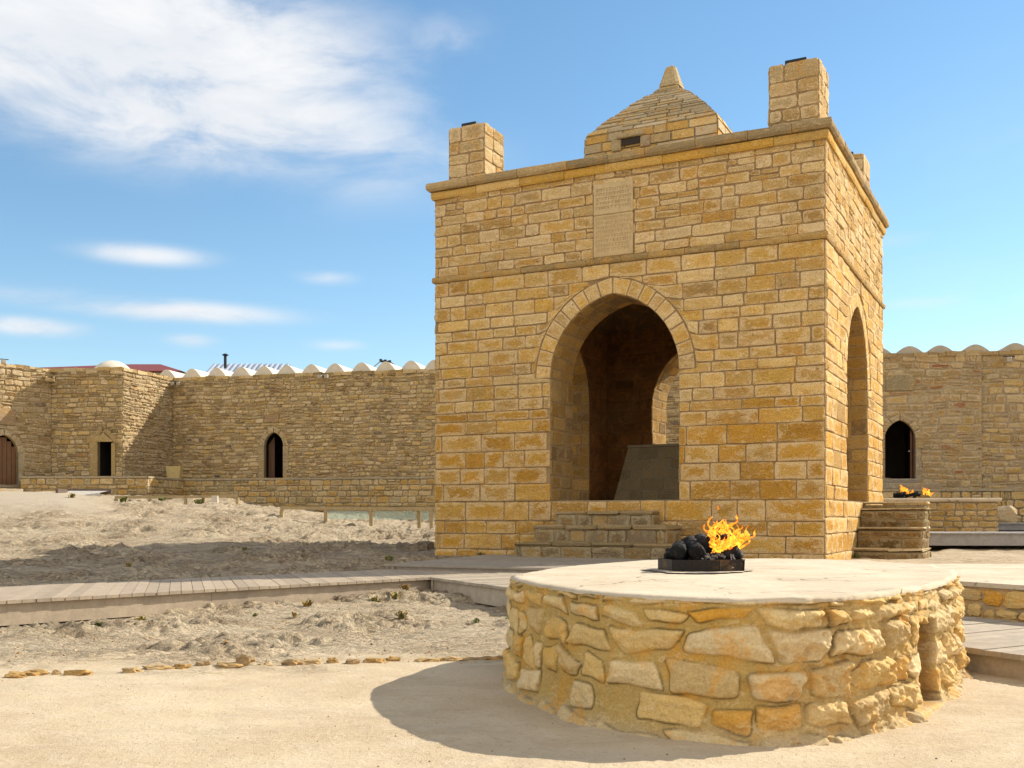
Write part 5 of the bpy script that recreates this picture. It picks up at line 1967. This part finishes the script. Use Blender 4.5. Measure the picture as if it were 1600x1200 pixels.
railing([(439, 793.5, 27.5), (580, 794.5, 27.2), (676, 795, 26.8), (740, 796, 26.4)], 'low wooden railing with greenish glass panels close to the temple left side', [(440, 793.5, 27.5, .3), (509, 794, 27.35, .35), (580, 794.5, 27.2, .5), (655, 795, 27.0, .5), (674, 795, 26.8, .65), (738, 796, 26.4, .6)], glass=True, seed=5)
M = MB(61)
p = at3(336, 781, 31.6)
M.box((p.x - .09, p.y - .05, p.z - .2), (p.x + .09, p.y + .05, p.z + .12), (1, 1, 1), .01)
o = M.build('junction_box', M_WHITE)
tag(o, 'small white box fixed by the low railing near the planter', 'box')

# wooden ramp box on the far left path
rb_ = thing('wooden_ramp', tuple(at3(130, 776, 33.5) - Vector((0, 0, .1))), R(6), 'low wooden ramp with dark edge boards on the far left path', 'ramp')
M = MB(62)
M.poly([(-.62, -.35, .05), (.62, -.35, .22), (.62, .6, .30), (-.62, .6, .30)], (.5, .46, .4))
M.poly([(-.62, -.35, -.1), (.62, -.35, -.1), (.62, -.35, .22), (-.62, -.35, .05)], (.52, .48, .42))
M.build('ramp_top', M_WOOD, rb_)
M = MB(62)
M.box((-.72, -.4, -.1), (-.64, .65, .33), (.14, .1, .08), .01)
M.box((-.72, .62, .2), (.70, .68, .36), (.14, .1, .08), .01)
M.build('edge_board', M_WOOD, rb_)
kb = MB(63)
k0, k1 = at3(-60, 772, 34.0), at3(34, 766, 35.8)
kb.prism(ccw([(k0.x, k0.y), (k1.x, k1.y), (k1.x - .2, k1.y + .9), (k0.x - .3, k0.y + .9)]), .8, k1.z + .05, (.5, .42, .3))
o = kb.build('door_terrace', M_RUBBLE)
tag(o, 'low pale stone terrace before the wooden door at the far left', 'terrace')

# ------------------------------------------------------------------ loose stones in a row
row = [(26, 1057, 1.0), (58, 1053, 1.5), (88, 1054, .5), (122, 1054, 1.3), (206, 1051, 1.15), (247, 1047, 1.5), (284, 1045, 1.0), (318, 1041, .8), (355, 1043, 1.35), (383, 1041, .85),
       (416, 1041, .8), (457, 1039, 1.1), (489, 1038, 1.1), (520, 1034, .6), (550, 1035, .9), (584, 1033, 1.25), (614, 1029, .8), (664, 1030, 1.2), (702, 1028, 1.3), (752, 1027, 1.9), (785, 1025, .9)]
ordn = ['leftmost', 'second', 'third', 'fourth', 'fifth', 'sixth', 'seventh', 'eighth', 'ninth', 'tenth', 'eleventh', 'twelfth', 'thirteenth', 'fourteenth', 'fifteenth', 'sixteenth', 'seventeenth', 'eighteenth', 'nineteenth', 'twentieth', 'rightmost']
for i, (px, py, s) in enumerate(row):
    d = EYE * 1648 / (py - 808)
    x = (px - 800) / 1648 * d
    M = rock_mesh(200 + i, .050 * s, .034 * min(s, 1.2), .024 * (1.5 if i == 9 else 1), [(.38, .24, .09), (.42, .30, .15), (.33, .23, .12)], n=3, amp=.5)
    o = M.build('stone', M_ROCK)
    o.location = (x, d, gz(x, d) - .003)
    o.rotation_euler = (0, 0, random.uniform(-.3, .3))
    size = 'large' if s > 1.2 else ('small' if s < .85 else 'medium')
    where = ordn[i] + (' from the left' if 0 < i < 20 else '')
    tag(o, '%s flat brown stone, %s in the row crossing the sandy ground' % (size, where), 'stone', 'row of stones across the sandy ground')

# scattered crust fragments and pebbles
M = MB(99)
r = random.Random(99)
def clod(x, y, s, c):
    z = gz(x, y)
    n = 6
    top = M.vert((x + r.uniform(-.2, .2) * s, y, z + s * r.uniform(.25, .6)), c)
    base = []
    a0_ = r.uniform(0, 6)
    for k in range(n):
        a = a0_ + 2 * math.pi * k / n
        rr_ = s * r.uniform(.55, 1.1)
        base.append(M.vert((x + math.cos(a) * rr_, y + math.sin(a) * rr_ * .7, z - .004), c))
    for k in range(n):
        M.f.append((base[k], base[(k + 1) % n], top))
XS, YS, SS = [], [], []
cnt = 0
while cnt < 3600:
    y = 3.1 + r.random() ** 1.6 * 9
    x = r.uniform(-.55, .52) * y
    if in_quad(np.array([x]), np.array([y]), A_Q, .1)[0] or in_quad(np.array([x]), np.array([y]), B_Q, .1)[0]:
        continue
    if math.hypot((x - 1.15) / 1.3, (y - 5.2) / 1.85) < 1: continue
    roughz = (y > 5.4 and x < .2)
    s = (r.uniform(.002, .0045) if r.random() < .9 else r.uniform(.005, .010)) if not roughz else r.uniform(.004, .016) * (1 if r.random() < .85 else 1.8)
    clod(x, y, s, r.choice([(.30, .21, .12), (.2, .14, .08), (.48, .38, .26), (.36, .22, .10)]))
    cnt += 1
o = M.build('pebbles', M_ROCK)
tag(o, 'scattered pebbles and crumbs of dry earth on the sandy ground', 'pebbles', kind='stuff')

# weeds
def weed(x, y, s, seed, cols, lab, zoff=0):
    M = MB(seed)
    r = random.Random(seed)
    for k in range(r.randint(16, 28)):
        a = r.uniform(0, 6.28)
        d = Vector((math.cos(a), math.sin(a), 0))
        sd = Vector((-d.y, d.x, 0))
        b0 = Vector((r.uniform(-.25, .25) * s, r.uniform(-.25, .25) * s, 0))
        h = s * r.uniform(.3, .8)
        l = s * r.uniform(.3, .8)
        c = r.choice(cols)
        w_ = s * r.uniform(.07, .14)
        m = b0 + d * l * .45 + Vector((0, 0, h * .8))
        e = b0 + d * l + Vector((0, 0, h * .75))
        i = [M.vert(p, c) for p in (b0 - sd * w_ * .3, b0 + sd * w_ * .3, m + sd * w_, m - sd * w_, e)]
        M.f.append((i[0], i[1], i[2], i[3]))
        M.f.append((i[3], i[2], i[4]))
    o = M.build('weed', M_LEAF)
    o.location = (x, y, gz(x, y) + zoff)
    tag(o, lab, 'weed', 'weeds in the dry earth')
GRN = [(.10, .15, .03), (.16, .20, .05), (.22, .20, .05)]
ORG = [(.36, .20, .04), (.40, .26, .06), (.20, .18, .04), (.16, .18, .04)]
def gp(px, py, zg=-.06):
    d = (EYE - zg) * 1648 / (py - 808)
    return (px - 800) / 1648 * d, d
WE = [(202, 970, .10, ORG, 'yellow-orange weed tuft by the boardwalk foot, the leftmost one'), (220, 968, .12, ORG, 'green and orange weed tuft under the boardwalk edge beside a yellow one'),
      (153, 993, .06, GRN, 'tiny lone green weed on the pale earth below the boardwalk'), (458, 963, .10, ORG, 'orange weed tuft in the broken crust left of the boardwalk bend'),
      (480, 945, .12, ORG, 'flat yellow weed patch where the boardwalk gap opens'), (585, 937, .13, ORG, 'reddish weed tuft against the boardwalk side board'),
      (618, 936, .13, ORG, 'yellow-green weed clump by the boardwalk inner corner'), (634, 930, .12, ORG, 'tall yellow weed clump nearest the boardwalk corner'),
      (628, 968, .10, ORG, 'low green weed on the rocky lump below the boardwalk corner'), (745, 975, .07, GRN, 'small green weed on sand between boardwalk and hearth'),
      (795, 960, .06, GRN, 'tiny weed at the hearth left edge'),
      (398, 955, .06, GRN, 'small dark green weed under the middle of the boardwalk')]
for i, (px, py, s, cols, lab) in enumerate(WE):
    x, y = gp(px, py)
    weed(x, y, s, 40 + i, cols, lab)
x, y = 6.25, 16.3
WF_ = [(-1.9, 16.2, .16, GRN, 'dark weed growing in shade on the mound left of the temple'), (-4.3, 17.0, .12, GRN, 'green weed in the shaded crust at the left middle'),
       (-5.3, 14.6, .12, ORG, 'yellowish weed in the temple shadow near the boardwalk'), (-11.6, 31.5, .3, GRN, 'bushy green weed behind the low railing near the planter'),
       (-10.6, 31.9, .3, GRN, 'leafy weed in the ditch right of the bushy one'), (-12.6, 30.2, .22, ORG, 'yellow-green weed left of the low railing'),
       (-14.2, 29.0, .2, GRN, 'small green weed on the far left mound top'), (-9.5, 32.0, .28, GRN, 'dark green weed in the ditch below the railing end')]
for i, (x, y, s, cols, lab) in enumerate(WF_):
    weed(x, y, s, 70 + i, cols, lab)
p = tpt(.9, -.08)
weed(p.x, p.y, .12, 88, GRN, 'small green weed growing at the temple foot left of the steps')
p = tpt(TW + .08, 2.15)
weed(p.x, p.y, .14, 89, GRN, 'green weed in the corner between the temple and the side steps')
